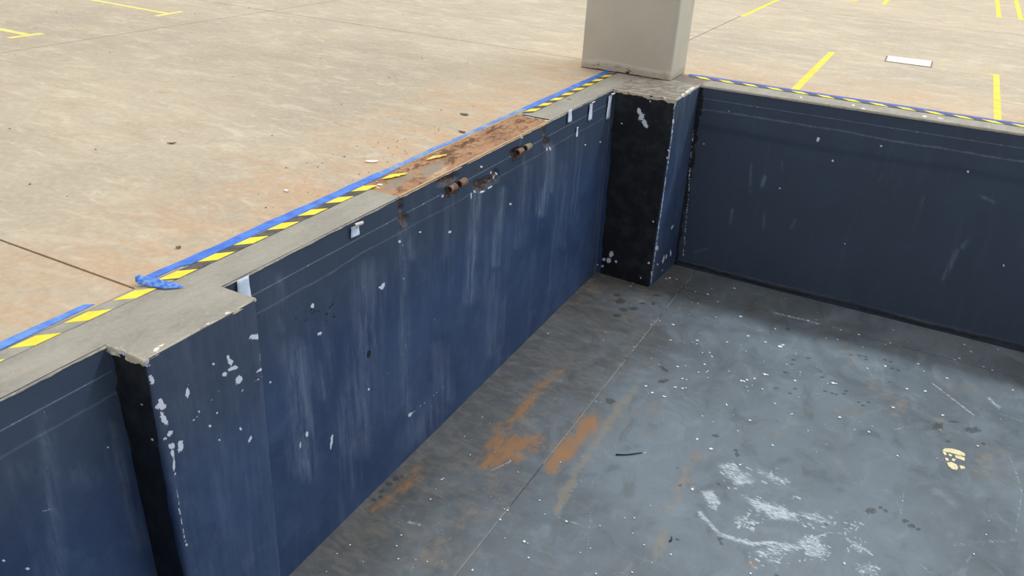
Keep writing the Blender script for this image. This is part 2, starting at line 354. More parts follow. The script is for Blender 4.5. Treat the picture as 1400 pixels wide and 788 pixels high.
# ------------------------------------------------------------------ pit floor
floor = tag(mesh_obj('floor', *box_vf(-2.6, X1+0.2, Y0-0.2, 7.05, -1.9, ZF-0.0045), M_FJOINT), 'scuffed grey painted floor of the pit', None, None, 'structure')
def floor_marks(P):
    U, V = pix(P); n = U.shape
    W = np.zeros(n); G = np.zeros(n); R = np.zeros(n); D = np.zeros(n)
    mx = lambda A, B, k=1.0: np.maximum(A, k*B)
    # orange dirt
    for pts, s, k in (([(768, 500), (774, 507), (742, 534), (722, 562), (700, 580), (690, 588), (680, 580), (700, 568), (730, 532)], 7, .8),
                      ([(652, 640), (668, 606), (684, 582), (690, 598), (712, 592), (742, 596), (744, 612), (716, 622), (704, 632), (670, 642)], 9, .95),
                      ([(744, 646), (756, 612), (782, 588), (796, 570), (820, 566), (818, 588), (800, 606), (778, 632), (756, 648)], 7, 1),
                      ([(500, 690), (540, 664), (560, 640), (588, 640), (570, 668), (536, 686), (505, 698)], 8, .55)):
        R = mx(R, poly_f(U, V, pts, s), k)
    R = mx(R, ell(U, V, 1026, 771, 7, 6), .8)
    # pale brown dust
    for pts, s, k in (([(868, 524), (874, 532), (800, 640), (764, 706), (756, 700), (764, 672), (800, 618), (836, 560)], 5, .9),
                      ([(944, 612), (960, 622), (930, 690), (908, 764), (884, 770), (892, 728), (922, 660)], 8, .75),
                      ([(1148, 478), (1164, 480), (1204, 524), (1240, 548), (1236, 566), (1222, 572), (1200, 540), (1168, 506)], 8, .6),
                      ([(1264, 570), (1300, 566), (1310, 600), (1290, 612), (1262, 596)], 10, .55),
                      ([(1320, 620), (1370, 600), (1396, 640), (1370, 664), (1330, 650)], 14, .5),
                      ([(820, 550), (900, 470), (1000, 520), (1010, 600), (960, 620), (900, 590)], 40, .3),
                      ([(610, 700), (660, 690), (650, 730), (600, 788), (520, 788), (560, 740)], 22, .6),
                      ([(640, 690), (700, 560), (770, 480), (790, 500), (740, 600), (680, 700)], 20, .4),
                      ([(770, 376), (812, 372), (840, 392), (820, 412), (760, 420), (740, 434)], 14, .7),
                      ([(880, 394), (920, 392), (900, 420), (850, 440), (840, 410)], 16, .5),
                      ([(940, 200+440), (1060, 560), (1130, 570), (1060, 610), (990, 640)], 20, .35)):
        G = mx(G, poly_f(U, V, pts, s), k)
    G = mx(G, ell(U, V, 946, 667, 6, 5), 1); G = mx(G, ell(U, V, 972, 614, 6, 4), .9)
    # dark spots, shoe prints and damp marks
    dk = [(1329, 588, 16, 6, 5), (1282, 583, 11, 7, 0), (1190, 699, 11, 6, 5), (1204, 694, 4, 3, 0), (1211, 699, 6, 3, 25), (1238, 713, 6, 4, 15),
          (1247, 720, 9, 4, 15), (1256, 724, 5, 3, 0), (1304, 577, 9, 2, 5), (1296, 604, 6, 2, 5), (1345, 607, 5, 2, 15), (979, 596, 8, 3, 5),
          (1008, 622, 6, 4, 30), (1006, 616, 5, 3, 0), (984, 738, 5, 4, 10), (986, 744, 4, 3, 0), (835, 549, 9, 5, 10), (848, 412, 9, 5, 0),
          (852, 424, 8, 4, 10), (866, 422, 10, 3, 0), (844, 432, 7, 4, 0), (878, 415, 5, 2, 0), (893, 415, 5, 3, 20), (897, 404, 6, 2, 5),
          (843, 404, 6, 3, 0), (908, 505, 10, 3, 35), (905, 522, 8, 3, 0), (911, 520, 5, 3, 10), (1077, 450, 5, 3, 10), (930, 664, 4, 2, 0),
          (926, 738, 5, 2, 0), (1062, 787, 6, 2, 10), (926, 640, 3, 2, 0), (982, 662, 5, 2, 20), (512, 684, 6, 4, 0), (522, 672, 6, 4, 0),
          (532, 662, 6, 4, 0), (541, 655, 5, 4, 0), (520, 680, 5, 3, 0), (550, 652, 4, 3, 0), (1130, 716, 5, 3, 0)]
    for sx, sy in ((280, 500), (270, 520), (345, 492), (400, 550), (408, 578), (240, 556), (200, 628), (285, 630), (262, 650), (420, 640), (450, 650), (470, 655),
                   (505, 652), (515, 640), (535, 478), (575, 480), (600, 485), (605, 497), (690, 500), (715, 508), (720, 540), (750, 548), (570, 690), (590, 705), (708, 600), (615, 690)):
        dk.append((1000+sx/3.2825, 340+sy/3.2825, 4.5, 1.6, 8))
    for x, y, rx, ry, a in dk: D = mx(D, ell(U, V, x, y, rx, ry, a), .95)
    D = mx(D, pline(U, V, [(797, 562), (779, 588), (745, 632)], 1.6), .7)
    # white scuffs
    for pts, s, k in (([(980, 636), (1000, 630), (1032, 656), (1030, 664), (1008, 668), (990, 652)], 5, .74), ([(1032, 638), (1050, 645), (1079, 654), (1076, 662), (1054, 658), (1034, 648)], 4, .7),
                      ([(955, 670), (976, 670), (986, 688), (980, 700), (968, 692)], 4, .82), ([(1012, 676), (1040, 684), (1070, 690), (1092, 704), (1094, 716), (1060, 712), (1032, 698)], 5, .84),
                      ([(1090, 700), (1116, 698), (1140, 714), (1136, 720), (1108, 714)], 4, .68), ([(1086, 742), (1100, 730), (1118, 732), (1134, 752), (1128, 766), (1106, 764)], 5, .7),
                      ([(1024, 752), (1060, 748), (1078, 764), (1050, 774)], 5, .58), ([(1044, 742), (1084, 742), (1084, 754), (1050, 756)], 4, .76),
                      ([(1170, 770), (1196, 772), (1204, 788), (1172, 788)], 4, .6), ([(1000, 704), (1024, 702), (1032, 720), (1008, 722)], 4, .5)):
        W = mx(W, poly_f(U, V, pts, s), k)
    W = mx(W, pline(U, V, [(957, 702), (970, 716), (984, 730), (1006, 738), (1030, 744), (1060, 742), (1090, 750)], 5), .8)
    W = mx(W, pline(U, V, [(1158, 737), (1172, 752), (1166, 742), (1188, 756)], 4), .62)
    W = mx(W, pline(U, V, [(1112, 736), (1134, 728), (1150, 730)], 1.5), .8)
    rs = random.Random(3)
    for x0, x1, y0, y1, m in ((1002, 1034, 700, 724, 16), (1088, 1134, 730, 767, 30), (1154, 1192, 733, 757, 14), (1022, 1078, 748, 776, 22), (1168, 1206, 768, 788, 12), (1094, 1144, 694, 722, 16), (1030, 1080, 640, 662, 12), (1140, 1176, 712, 734, 10), (984, 1032, 628, 668, 16), (1012, 1090, 676, 716, 20)):
        for q in range(m):
            x, y, a, L = rs.uniform(x0, x1), rs.uniform(y0, y1), rs.choice((0.35, 0.5, 0.6, -1.0, 1.2)), rs.uniform(2, 7)
            W = mx(W, pline(U, V, [(x, y), (x+L*math.cos(a), y+L*math.sin(a))], rs.uniform(1.0, 1.8)), rs.uniform(.8, 1.1))
    for pts, w, k in (([(1274, 524), (1333, 569)], 1.3, .8), ([(1379, 622), (1390, 648), (1397, 675), (1388, 734)], 1.6, .6), ([(1222, 588), (1244, 583)], 1.2, .6),
                      ([(1352, 545), (1366, 558)], 4, .7), ([(1368, 566), (1398, 576)], 1.2, .5), ([(1226, 684), (1232, 702), (1236, 672)], 1.8, .55),
                      ([(1306, 745), (1390, 738)], 5, .42), ([(1257, 772), (1274, 784)], 1.4, .75), ([(1322, 768), (1328, 760)], 3, .55), ([(812, 630), (808, 700), (801, 788)], 1.3, .5),
                      ([(760, 706), (802, 722)], 1.6, .5), ([(760, 704), (798, 650)], 1.2, .7), ([(672, 644), (698, 631)], 1.2, .85), ([(562, 782), (569, 764)], 1.4, .75),
                      ([(612, 740), (690, 660)], 1.0, .42), ([(1058, 428), (1120, 443)], 1.8, .75), ([(1140, 449), (1330, 502)], 1.0, .45), ([(558, 714), (574, 718)], 3, .7), ([(1288, 544), (1310, 549)], 1.2, .5),
                      ([(806, 548), (826, 550)], 1.4, .6), ([(790, 512), (850, 500)], 3, .3), ([(1140, 560), (1180, 580)], 3, .35), ([(1000, 435), (1040, 452)], 4, .35)):
        W = mx(W, pline(U, V, pts, w), k)
    return np.stack([W, G*0.9, R*0.98, D], -1)
def floor_panel(xa, xb, ya, yb_, step):
    xs = np.linspace(xa, xb, max(2, int((xb-xa)/step)+1)); ys = np.linspace(ya, yb_, max(2, int((yb_-ya)/step)+1))
    X, Y = np.meshgrid(xs, ys, indexing='ij'); Z = np.full(X.shape, ZF) + (fbm(X*1.6, Y*1.6, 3)-0.5)*0.004
    Z[0, :] -= 0.001; Z[-1, :] -= 0.001; Z[:, 0] -= 0.001; Z[:, -1] -= 0.001
    P = np.stack([X, Y, Z], -1)
    return grid_obj('floor_panel', P, M_FLOOR, floor_marks(P), floor)
JX, JY = -1.522, 6.395
floor_panel(-2.34, JX-0.0019, Y0, JY-0.0015, 0.009)
floor_panel(JX+0.0019, 1.35, 2.2, JY-0.0015, 0.0075)
floor_panel(JX+0.0019, X1, Y0, 2.194, 0.05)
floor_panel(1.356, X1, 2.2, JY-0.0015, 0.05)
floor_panel(-2.34, JX-0.0019, JY+0.0015, 6.9, 0.015)
floor_panel(JX+0.0019, X1, JY+0.0015, 6.9, 0.012)

def paint_print():
    # cream paint left by a shoe sole: separate tread marks
    v = []; f = []; o = (900, 500); k = 2.736
    for pts in ([(1062, 318), (1072, 311), (1100, 312), (1128, 320), (1146, 330), (1148, 340), (1132, 338), (1112, 333), (1090, 326), (1072, 324)], [(1108, 336), (1130, 340), (1146, 346), (1146, 358), (1130, 352), (1112, 346)],
                [(1062, 322), (1074, 326), (1080, 334), (1070, 336)], [(1072, 346), (1084, 348), (1086, 358), (1076, 356)], [(1086, 330), (1100, 336), (1096, 342), (1086, 338)],
                [(1080, 364), (1096, 362), (1116, 372), (1122, 384), (1116, 392), (1098, 388), (1084, 376)], [(1126, 374), (1144, 378), (1148, 386), (1132, 388)], [(1100, 348), (1112, 352), (1108, 360), (1098, 356)]):
        b = len(v); w = [onz(o[0]+x/k, o[1]+y/k, ZF+0.002) for x, y in pts]
        w = ccw([(p[0], p[1]) for p in w]); n = len(w)
        v += [(x, y, ZF+0.0042) for x, y in w]+[(x, y, ZF-0.001) for x, y in w]
        f += [tuple(range(b, b+n))]+[(b+i, b+n+i, b+n+(i+1) % n, b+(i+1) % n) for i in range(n)]
    mesh_obj('cream_shoe_print', v, f, M_CREAM, floor)
paint_print()
# ------------------------------------------------------------------ pit walls
def ledges(P_off, s, z, third=False):
    """how far the coats of render stand proud: each coat ends in a lip the light catches"""
    l1 = -0.105 + (fbm(s*1.1, s*0, 11)-0.5)*0.008
    l2 = -0.195 + (fbm(s*1.7, s*0, 12)-0.5)*0.05
    o = 0.0032/(1+np.exp(np.clip((z-l1)/0.0007, -40, 40))) + 0.003/(1+np.exp(np.clip((z-l2)/0.0014, -40, 40)))
    if third:
        l3 = -0.355 + (fbm(s*1.3, s*0, 13)-0.5)*0.06
        o = o - 0.010/(1+np.exp((z-l3)/0.012))
    return P_off + o + (fbm(s*2.2, z*2.2, 14)-0.5)*0.006, l1, l2
def zrows(step, lo=ZF-0.02, hi=0.0):
    a = np.concatenate([np.arange(hi, -0.098, -0.004), np.arange(-0.098, -0.113, -0.0013), np.arange(-0.113, -0.27, -0.003)]); b = np.linspace(-0.27, lo, int((-0.27-lo)/step)+1)
    return np.concatenate([a, b[1:]])
def wall_left():
    ys = [Y0]; 
    while ys[-1] < 6.95: ys.append(ys[-1]+0.0048+0.0009*max(0, ys[-1]-1))
    ys = np.array(ys); zs = zrows(0.0075)
    Y, Z = np.meshgrid(ys, zs, indexing='ij')
    off, l1, l2 = ledges(0.0, Y, Z)
    P0 = np.stack([xl(Y, Z), Y, Z], -1); U, V = pix(P0)
    W = np.zeros(U.shape); G = W.copy(); R = W.copy(); D = W.copy()
    mx = lambda A, B, k=1.0: np.maximum(A, k*B)
    # fine pale line along the lips, painting in the light they catch
    W = mx(W, np.clip(1-np.abs(Z-l1)/0.002, 0, 1), .22); G = mx(G, np.clip(1-np.abs(Z-l1)/0.002, 0, 1), .5); G = mx(G, np.clip(1-np.abs(Z-l2)/0.004, 0, 1), .4*np.clip(fbm(Y*3, Z*0, 5)*2-.4, 0, 1))
    # chips down to the pale undercoat
    for x, y, rx, ry, a in ((522, 391, 3.5, 6, 15), (519, 393, 5, 2, 0), (426, 418, 3, 4, 20), (436, 456, 5, 2, -35), (559, 567, 4, 3, -40), (613.6, 317, 3, 2, -30), (545, 330, 2, 2, 0),
                            (573, 317, 2, 1.5, 0), (503, 532, 2, 2, 0), (697, 279, 2, 2, 0), (671, 236, 2, 2, 0), (713, 187, 2, 3, 0), (799, 198, 2, 1.5, 0), (820, 194, 1.5, 1.5, 0), (658, 228, 2, 2, 0), (368, 522, 1.5, 2, 0),
                            (669, 256, 4, 1.3, -30), (659, 262, 4, 1.3, -25), (648, 262, 1.6, 2.4, 0), (677, 243, 1.6, 3, 20), (680, 238, 1.2, 3, 0), (643, 268, 1, 5, 0), (604, 268, 1.4, 2.4, 30), (747, 204, 1, 3.4, 10), (751, 203, 1, 4, -15),
                            (36, 777, 4, 2, 0), (146, 611, 1.5, 2, 0), (3, 766, 4, 2, 0), (452, 604, 2, 12, 8), (763, 436, 6, 2, -55), (418, 594, 2, 5, 10), (409, 608, 1.5, 5, 5)):
        W = mx(W, ell(U, V, x, y, rx, ry, a), 1)
    W = mx(W, pline(U, V, [(558, 568), (606, 528)], .9), .36)
    for pts, w, k in (([(549, 318), (552, 420), (555, 570)], 1.2, .2), ([(524, 517), (560, 470), (593, 437)], 1, .2), ([(60, 560), (62, 620), (72, 788)], 1.4, .15), ([(52, 700), (72, 694)], 1.2, .3)):
        W = mx(W, pline(U, V, pts, w), k)
    # chalky runs
    for pts, w, k in (([(650, 268), (645, 330), (640, 410)], 9, 1), ([(686, 260), (680, 310), (676, 360)], 7, .8), ([(751, 202), (745, 240), (738, 290)], 8, 1), ([(756, 205), (752, 260)], 5, .7),
                      ([(557, 316), (560, 350)], 8, .6), ([(505, 380), (498, 480), (486, 600)], 26, .55), ([(400, 480), (412, 560), (416, 640)], 20, .75), ([(470, 545), (478, 590)], 7, .7), ([(560, 600), (590, 560)], 20, .5),
                      ([(600, 480), (610, 540)], 14, .45), ([(550, 320), (553, 560)], 8, .5), ([(672, 380), (672, 480)], 12, .4), ([(790, 190), (782, 300)], 8, .35), ([(770, 230), (764, 330)], 10, .35), ([(718, 230), (708, 330)], 10, .4),
                      ([(832, 150), (812, 372)], 6, .6), ([(712, 180), (716, 230)], 3, .5), ([(380, 380), (385, 450)], 8, .4), ([(60, 570), (80, 788)], 14, .4), ([(150, 590), (190, 740)], 16, .55), ([(20, 640), (120, 650)], 20, .25),
                      ([(620, 270), (612, 340)], 10, .35), ([(430, 500), (440, 540)], 10, .5)):
        G = mx(G, pline(U, V, pts, w), k)
    # broken render round the torn-out fixings
    B = np.zeros(U.shape)
    for x, y, rx, ry, a in ((551, 300, 8, 10, 0), (548, 283, 4, 16, 0), (663, 249, 16, 8, -22), (655, 254, 10, 10, 0), (677, 240, 6, 10, 0), (746, 194, 5, 8, 0), (744, 176, 3, 12, 0), (611, 246, 18, 7, -24), (705, 208, 10, 6, -24)):
        B = mx(B, ell(U, V, x, y, rx, ry, a), 1)
    R = mx(R, B, 1)
    R = mx(R, pline(U, V, [(545, 270), (548, 312)], 4), .6); R = mx(R, pline(U, V, [(640, 238), (676, 222)], 4), .5)
    for x, y, rx, ry, a in ((503, 484, 3.2, 7, 15),): D = mx(D, ell(U, V, x, y, rx, ry, a), 1)
    for k in range(26): D = mx(D, ell(U, V, 402+rng.random()*54, 446-rng.random()*12-k*0.9, 2+3*rng.random(), 1+rng.random()*1.5, -30), .75)
    off = off - 0.02*np.clip(B*1.5-0.25, 0, 1)*(0.35+0.9*fbm(Y*45, Z*45, 21))
    P = P0.copy(); P[..., 0] += off
    return grid_obj('wall_left', P, M_WALL, np.stack([W, G, R, D], -1), flip=False)
WL = tag(wall_left(), 'dark blue painted left wall of the pit', None, None, 'structure')

def wall_back():
    xs = np.arange(-2.3, 1.6, 0.008); xs = np.concatenate([xs, np.arange(1.6, X1+0.05, 0.05)]); zs = zrows(0.009)
    X, Z = np.meshgrid(xs, zs, indexing='ij')
    off, l1, l2 = ledges(0.0, X, Z, True)
    P0 = np.stack([X, yb(X, Z), Z], -1); U, V = pix(P0)
    W = np.zeros(U.shape); G = W.copy(); R = W.copy(); D = W.copy()
    mx = lambda A, B, k=1.0: np.maximum(A, k*B)
    W = mx(W, np.clip(1-np.abs(Z-l1)/0.002, 0, 1), .22); G = mx(G, np.clip(1-np.abs(Z-l1)/0.004, 0, 1), .6)  # light caught by the render lips, painted as pale lines
    G = mx(G, np.clip(1-np.abs(Z-l2)/0.014, 0, 1), .5)
    for x, y, rx, ry, a in ((1118.5, 190.4, 2.6, 3.6, 20), (1323, 234.6, 2.5, 2.2, 0), (1204.6, 199.6, 1.6, 1.6, 0), (1138, 220, 1.6, 1.6, 0), (962, 197, 1.6, 1.2, 0), (1066, 258, 1.5, 1.5, 0), (997, 152, 1.5, 1, 0), (1155, 334, 1.2, 1.2, 0), (1372, 363, 1.4, 1.4, 0)):
        W = mx(W, ell(U, V, x, y, rx, ry, a), 1)
    for pts, w, k in (([(1027, 226), (1026, 262)], 3, .8), ([(1046, 242), (1042, 254)], 3, .9), ([(1000, 288), (997, 304)], 4, .7), ([(1086, 302), (1082, 312)], 2.5, .9), ([(1308, 344), (1300, 364), (1290, 382)], 4, .8),
                      ([(1326, 328), (1316, 338)], 4, .6), ([(1207, 238), (1203, 248)], 2.5, .6), ([(1340, 268), (1358, 276)], 2.5, .7), ([(1069, 222), (1069, 236)], 2, .6), ([(1044, 290), (1043, 312)], 3, .4), ([(950, 345), (968, 340)], 2, .5), ([(1262, 270), (1258, 280)], 3, .4)):
        G = mx(G, pline(U, V, pts, w), k)
    W = mx(W, pline(U, V, [(948, 180), (943, 230), (941, 270), (937, 310), (934, 350)], 1.2), .46)
    # lumpy band along the foot, darker than the wall
    D = mx(D, np.clip(1.2-np.abs(Z-(ZF+0.03+0.02*fbm(X*3, X*0, 4)))/0.02, 0, 1), .9)
    D = mx(D, np.clip(1.25-(X+1.75)/(0.05+0.05*fbm(Z*6, Z*0, 8)), 0, 1), .8)  # corner shade beside the far pilaster, painted dark into the mask
    off = off + 0.012*np.exp(-((Z-ZF-0.03)/0.02)**2)*(0.5+fbm(X*5, X*0, 6))
    P = P0.copy(); P[..., 1] -= off
    return grid_obj('wall_back', P, M_WALLB, np.stack([W, G, R, D], -1), flip=False)
WB = tag(wall_back(), 'dark navy painted back wall of the pit', None, None, 'structure')
def plain_wall(name, a, b, label):
    t = np.linspace(0, 1, 40); z = np.linspace(0, ZF-0.02, 20); T, Z = np.meshgrid(t, z, indexing='ij')
    P = np.stack([a[0]+(b[0]-a[0])*T, a[1]+(b[1]-a[1])*T, Z], -1)
    tag(grid_obj(name, P, M_WALL, np.zeros(T.shape+(4,))), label, None, None, 'structure')
plain_wall('wall_right', (X1, 6.9), (X1, Y0), 'dark blue painted right wall of the pit')
plain_wall('wall_front', (X1, Y0), (-2.3, Y0), 'dark blue painted near wall of the pit')

# ---- pilasters: a plan path swept down
def pilaster(top, bot, step, radii, marks):
    def path(pts, r):
        out = []
        for i, p in enumerate(pts):
            if i in (0, len(pts)-1): out.append(np.array(p)); continue
            p = np.array(p); a = np.array(pts[i-1])-p; b = np.array(pts[i+1])-p; a = a/np.linalg.norm(a); b = b/np.linalg.norm(b)
            for k in range(6):
                t = k/5; q = (1-t)**2*(p+a*r) + 2*t*(1-t)*p + t*t*(p+b*r); out.append(q)
        return out
    A, B = path(top, radii), path(bot, radii); a, b = [A[0]], [B[0]]
    for i in range(1, len(A)):
        n = max(1, int(np.linalg.norm(A[i]-A[i-1])/step))
        for k in range(1, n+1): a.append(A[i-1]+(A[i]-A[i-1])*k/n); b.append(B[i-1]+(B[i]-B[i-1])*k/n)
    a, b = np.array(a), np.array(b); zs = np.linspace(-0.002, ZF-0.02, int(1.69/(step*1.3)))
    k = (zs/ZF)[None, :, None]; XY = a[:, None, :]*(1-k)+b[:, None, :]*k
    Z = np.broadcast_to(zs[None, :], XY.shape[:2])
    s = np.cumsum(np.r_[0, np.linalg.norm(np.diff(a, axis=0), axis=1)])[:, None]+0*Z
    T = np.gradient(a, axis=0); N = np.stack([T[:, 1], -T[:, 0]], -1); N /= np.linalg.norm(N, axis=1, keepdims=True)
    j = (fbm(s*9, Z*5, 31)-0.5)*0.006
    XY = XY + N[:, None, :]*j[..., None]
    P = np.concatenate([XY, Z[..., None]], -1)
    return grid_obj('pilaster', P, M_WALL, marks(P, N[:, None, :]+0*XY, s), WL)
def near_marks(P, N, s):
    U, V = pix(P); Z = P[..., 2]; W = np.zeros(U.shape); G = W.copy(); R = W.copy(); D = W.copy()
    front = N[..., 1] < -0.2; side = N[..., 0] > 0.3
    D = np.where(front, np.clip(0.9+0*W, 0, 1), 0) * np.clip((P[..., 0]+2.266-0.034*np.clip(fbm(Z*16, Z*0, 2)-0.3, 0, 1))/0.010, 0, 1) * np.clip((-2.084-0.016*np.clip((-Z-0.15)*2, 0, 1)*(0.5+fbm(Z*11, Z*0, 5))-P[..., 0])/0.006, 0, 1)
    C = [(349, 461, 7, 4, -10), (359, 486, 3, 7, 5), (358, 505, 6, 2, -30), (315, 495, 3.5, 4, 20), (318, 504, 7, 2.6, -25), (307, 512, 3, 3, 0), (326, 519, 4, 6, 35), (292, 498, 2, 2, 0), (312, 488, 2, 2, 0), (256.5, 537, 2.6, 8, 0),
         (219, 555, 7, 5, -10), (220, 550, 4, 4, 40), (224, 573, 4, 8, -25), (207, 519, 3, 9, -22), (232, 593, 5, 3, -40), (226, 600, 2.5, 2.5, 0), (235, 610, 3.5, 4, 0), (236, 620, 2, 5, 0), (247, 610, 3.5, 8, 10), (238, 636, 1.5, 10, 0),
         (363, 466, 1.5, 3, 0), (329, 587, 1.5, 2.5, 0), (342, 601, 1.5, 5, 20), (272, 563, 1.5, 1.5, 0), (287, 583, 1.5, 2, 0), (300, 602, 1.5, 1.5, 0), (255, 745, 1.5, 2, 0), (297, 565, 1.3, 1.3, 0), (368, 523, 1.4, 2, 0), (208, 601, 2, 2, 0), (194, 554, 1.4, 1.4, 0)]
    for x, y, rx, ry, a in C: W = np.maximum(W, ell(U, V, x, y, rx*1.3, ry*1.25, a))
    W = np.maximum(W, .36*pline(U, V, [(330, 535), (362, 513)], 1)); W = np.maximum(W, .3*pline(U, V, [(364, 470), (386, 788)], 1))
    W = np.maximum(W, .28*pline(U, V, [(260, 580), (300, 535)], .9)); W = np.maximum(W, .55*pline(U, V, [(238, 640), (246, 700), (256, 760)], 1))
    # bare mortar under the broken front lip of the top
    bare = np.where(front, np.clip(1.3-(-Z)/(0.012+0.03*fbm(P[..., 0]*18, P[..., 0]*0, 9)), 0, 1), 0)
    G = np.maximum(G, .3*side*fbm(s*6, Z*1.5, 3))
    R = np.maximum(R, .35*front*(np.abs(Z+0.7) < 0.25)*fbm(s*12, Z*8, 6))
    W = np.maximum(W, bare*0.8)
    return np.stack([W, G, R, D], -1)
pilaster([(-2.30, 1.490), (-2.080, 1.490), (-2.080, 2.010), (-2.30, 2.010)], [(-2.30, 1.480), (-2.080, 1.515), (-2.080, 1.985), (-2.30, 1.985)], 0.0042, 0.022, near_marks)
def far_marks(P, N, s):
    U, V = pix(P); Z = P[..., 2]; W = np.zeros(U.shape); G = W.copy(); R = W.copy(); D = W.copy()
    front = N[..., 1] < -0.5; side = N[..., 0] > 0.5
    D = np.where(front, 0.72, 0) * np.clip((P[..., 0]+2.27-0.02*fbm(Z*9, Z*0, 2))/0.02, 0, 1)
    for x, y, rx, ry, a in ((874, 152, 3.2, 6, 0), (877, 160, 5, 6, 20), (881, 168, 4, 6.5, -25), (884, 173, 3.2, 3.6, 0), (909, 135, 2.4, 3.4, 0), (889, 138.5, 1.4, 1.4, 0), (850, 169, 1.5, 1, 0), (896, 184, 1.3, 1.3, 0), (835.5, 348, 3.6, 6, 20), (832, 356, 5, 4, 0),
                            (826, 355, 3, 2.5, 0), (842, 358, 2, 2, 0), (824, 364, 2.5, 2, 0), (817, 362, 1.5, 1.5, 0), (887, 360, 2, 2, 0), (893, 303, 1.5, 1.5, 0), (898, 339, 2.6, 4, 0), (907, 355, 1.6, 7, 12), (911, 351, 1.4, 4, 10), (899, 362, 1.4, 2, 20), (917, 346, 1.4, 5, 0),
                            (923, 141, 1.3, 5, 5), (920.5, 166, 1.6, 4, 8), (919, 180, 1.4, 2.5, 8), (914, 206, 1.3, 1.5, 0), (912, 216, 1.2, 2, 0), (905.5, 370, 1.3, 1.3, 0), (891, 374, 1.3, 4, 0), (919, 311, 1.2, 4, 25), (876, 380, 1.4, 1.4, 0)):
        W = np.maximum(W, ell(U, V, x, y, rx, ry, a))
    W = np.maximum(W, side*np.clip(1.2-(-Z)/(0.012+0.02*fbm(P[..., 1]*12, Z*0, 5)), 0, 1))
    W = np.maximum(W, .5*pline(U, V, [(923, 136), (918, 190), (908, 260), (898, 330), (890, 388)], 1))
    R = np.maximum(R, .55*front*np.clip(1-(Z-ZF)/0.12, 0, 1)*fbm(s*20, Z*20, 3))
    G = np.maximum(G, .5*side*fbm(s*5, Z*2, 3))
    return np.stack([W, G, R, D], -1)
pilaster([(-2.32, 6.150), (-1.745, 6.150), (-1.735, 6.95)], [(-2.34, 6.285), (-1.775, 6.255), (-1.730, 6.95)], 0.0065, 0.015, far_marks)

# ------------------------------------------------------------------ coping
def coping_grid(ya, yb_, mat, marks, name, parent, dz=0.0, step=0.012, rag=0.005):
    ys = np.linspace(ya, yb_, int((yb_-ya)/step)+1)
    prof = [(XO, -0.05), (XO, 0)]+[(XO+(0.245)*t, 0) for t in np.linspace(0.03, 1, 16)]+[(-2.268, -0.0015), (-2.2625, -0.005), (-2.2618, -0.010)]
    pr = np.array(prof); Pn = np.zeros((len(ys), len(pr), 3))
    Pn[..., 1] = ys[:, None]; Pn[..., 0] = pr[None, :, 0]; Pn[..., 2] = pr[None, :, 1]+dz*((pr[None, :, 0] > XO+0.03) & (pr[None, :, 0] < -2.285))
    jag = (fbm(ys*14, ys*0, 41)-0.5)*rag
    Pn[:, -4:, 0] += jag[:, None]; Pn[:, -1, 2] += (fbm(ys*22, ys*0, 43)-0.5)*0.008
    Pn[..., 2] += (fbm(Pn[..., 0]*9, Pn[..., 1]*9, 44)-0.5)*0.003*(pr[None, :, 1] == 0)
    return grid_obj(name, Pn, mat, marks(Pn), parent, flip=True)
def cope_marks(P):
    U, V = pix(P); W = np.zeros(U.shape); G = W.copy(); R = W.copy(); D = W.copy()
    R = np.clip((P[..., 0]+2.272)/0.01, 0, 1)*0.4
    G = np.maximum(G, .6*np.clip((P[..., 1]-5.9)/0.5, 0, 1)*np.clip((P[..., 0]+2.4)/0.06, 0, 1)*fbm(P[..., 1]*5, P[..., 0]*5, 2))  # browner near the column: its soft shadow painted into the tone
    G = np.maximum(G, ell(U, V, 778, 136, 4, 2)*1.0)
    for x, y in ((247, 365), (172, 470), (300, 420)): W = np.maximum(W, ell(U, V, x, y, 4, 2))
    return np.stack([W, G, R, D], -1)
def rust_marks(P):
    U, V = pix(P); n = fbm(P[..., 1]*9, P[..., 0]*9, 3); W = np.zeros(U.shape)
    G = .40+0*U
    for x, y, rx, ry, a in ((710, 166, 16, 6, -20), (676, 176, 26, 6, -24), (640, 195, 30, 6, -24), (612, 210, 20, 12, -20), (618, 218, 18, 8, -20), (570, 227, 16, 6, -20), (545, 236, 14, 4, -20)): G = np.maximum(G, .8*ell(U, V, x, y, rx, ry, a))
    D = np.maximum(np.maximum(ell(U, V, 592, 232, 26, 10, -25), ell(U, V, 540, 252, 24, 8, -25)), .8*ell(U, V, 560, 240, 20, 6, -25))
    R = np.clip((P[..., 0]+2.292)/0.012, 0, 1)*0.9
    R = np.maximum(R, .8*ell(U, V, 600, 236, 20, 4, -25))
    for x, y, rx, ry, a in ((519, 252, 5, 1.6, 0), (511, 251, 4, 1.4, 0), (517, 256, 3, 1, 0)): W = np.maximum(W, ell(U, V, x, y, rx, ry, a))
    W = np.maximum(W, .9*np.clip(1-np.abs(P[..., 1]-5.005)/0.012, 0, 1))
    return np.stack([W, G, R, D], -1)
trim1 = tag(empty('trim_1', (-2.39, 3.6, 0)), 'worn grey concrete coping along the left wall of the pit', None, None, 'structure')
coping_grid(Y0-0.2, 3.213, M_COPE, cope_marks, 'coping_segment', trim1)
coping_grid(3.217, 5.010, M_RSLAB, rust_marks, 'rusty_coping_segment', trim1, dz=-0.006, step=0.01)
coping_grid(5.014, 7.02, M_COPE, cope_marks, 'coping_segment', trim1)
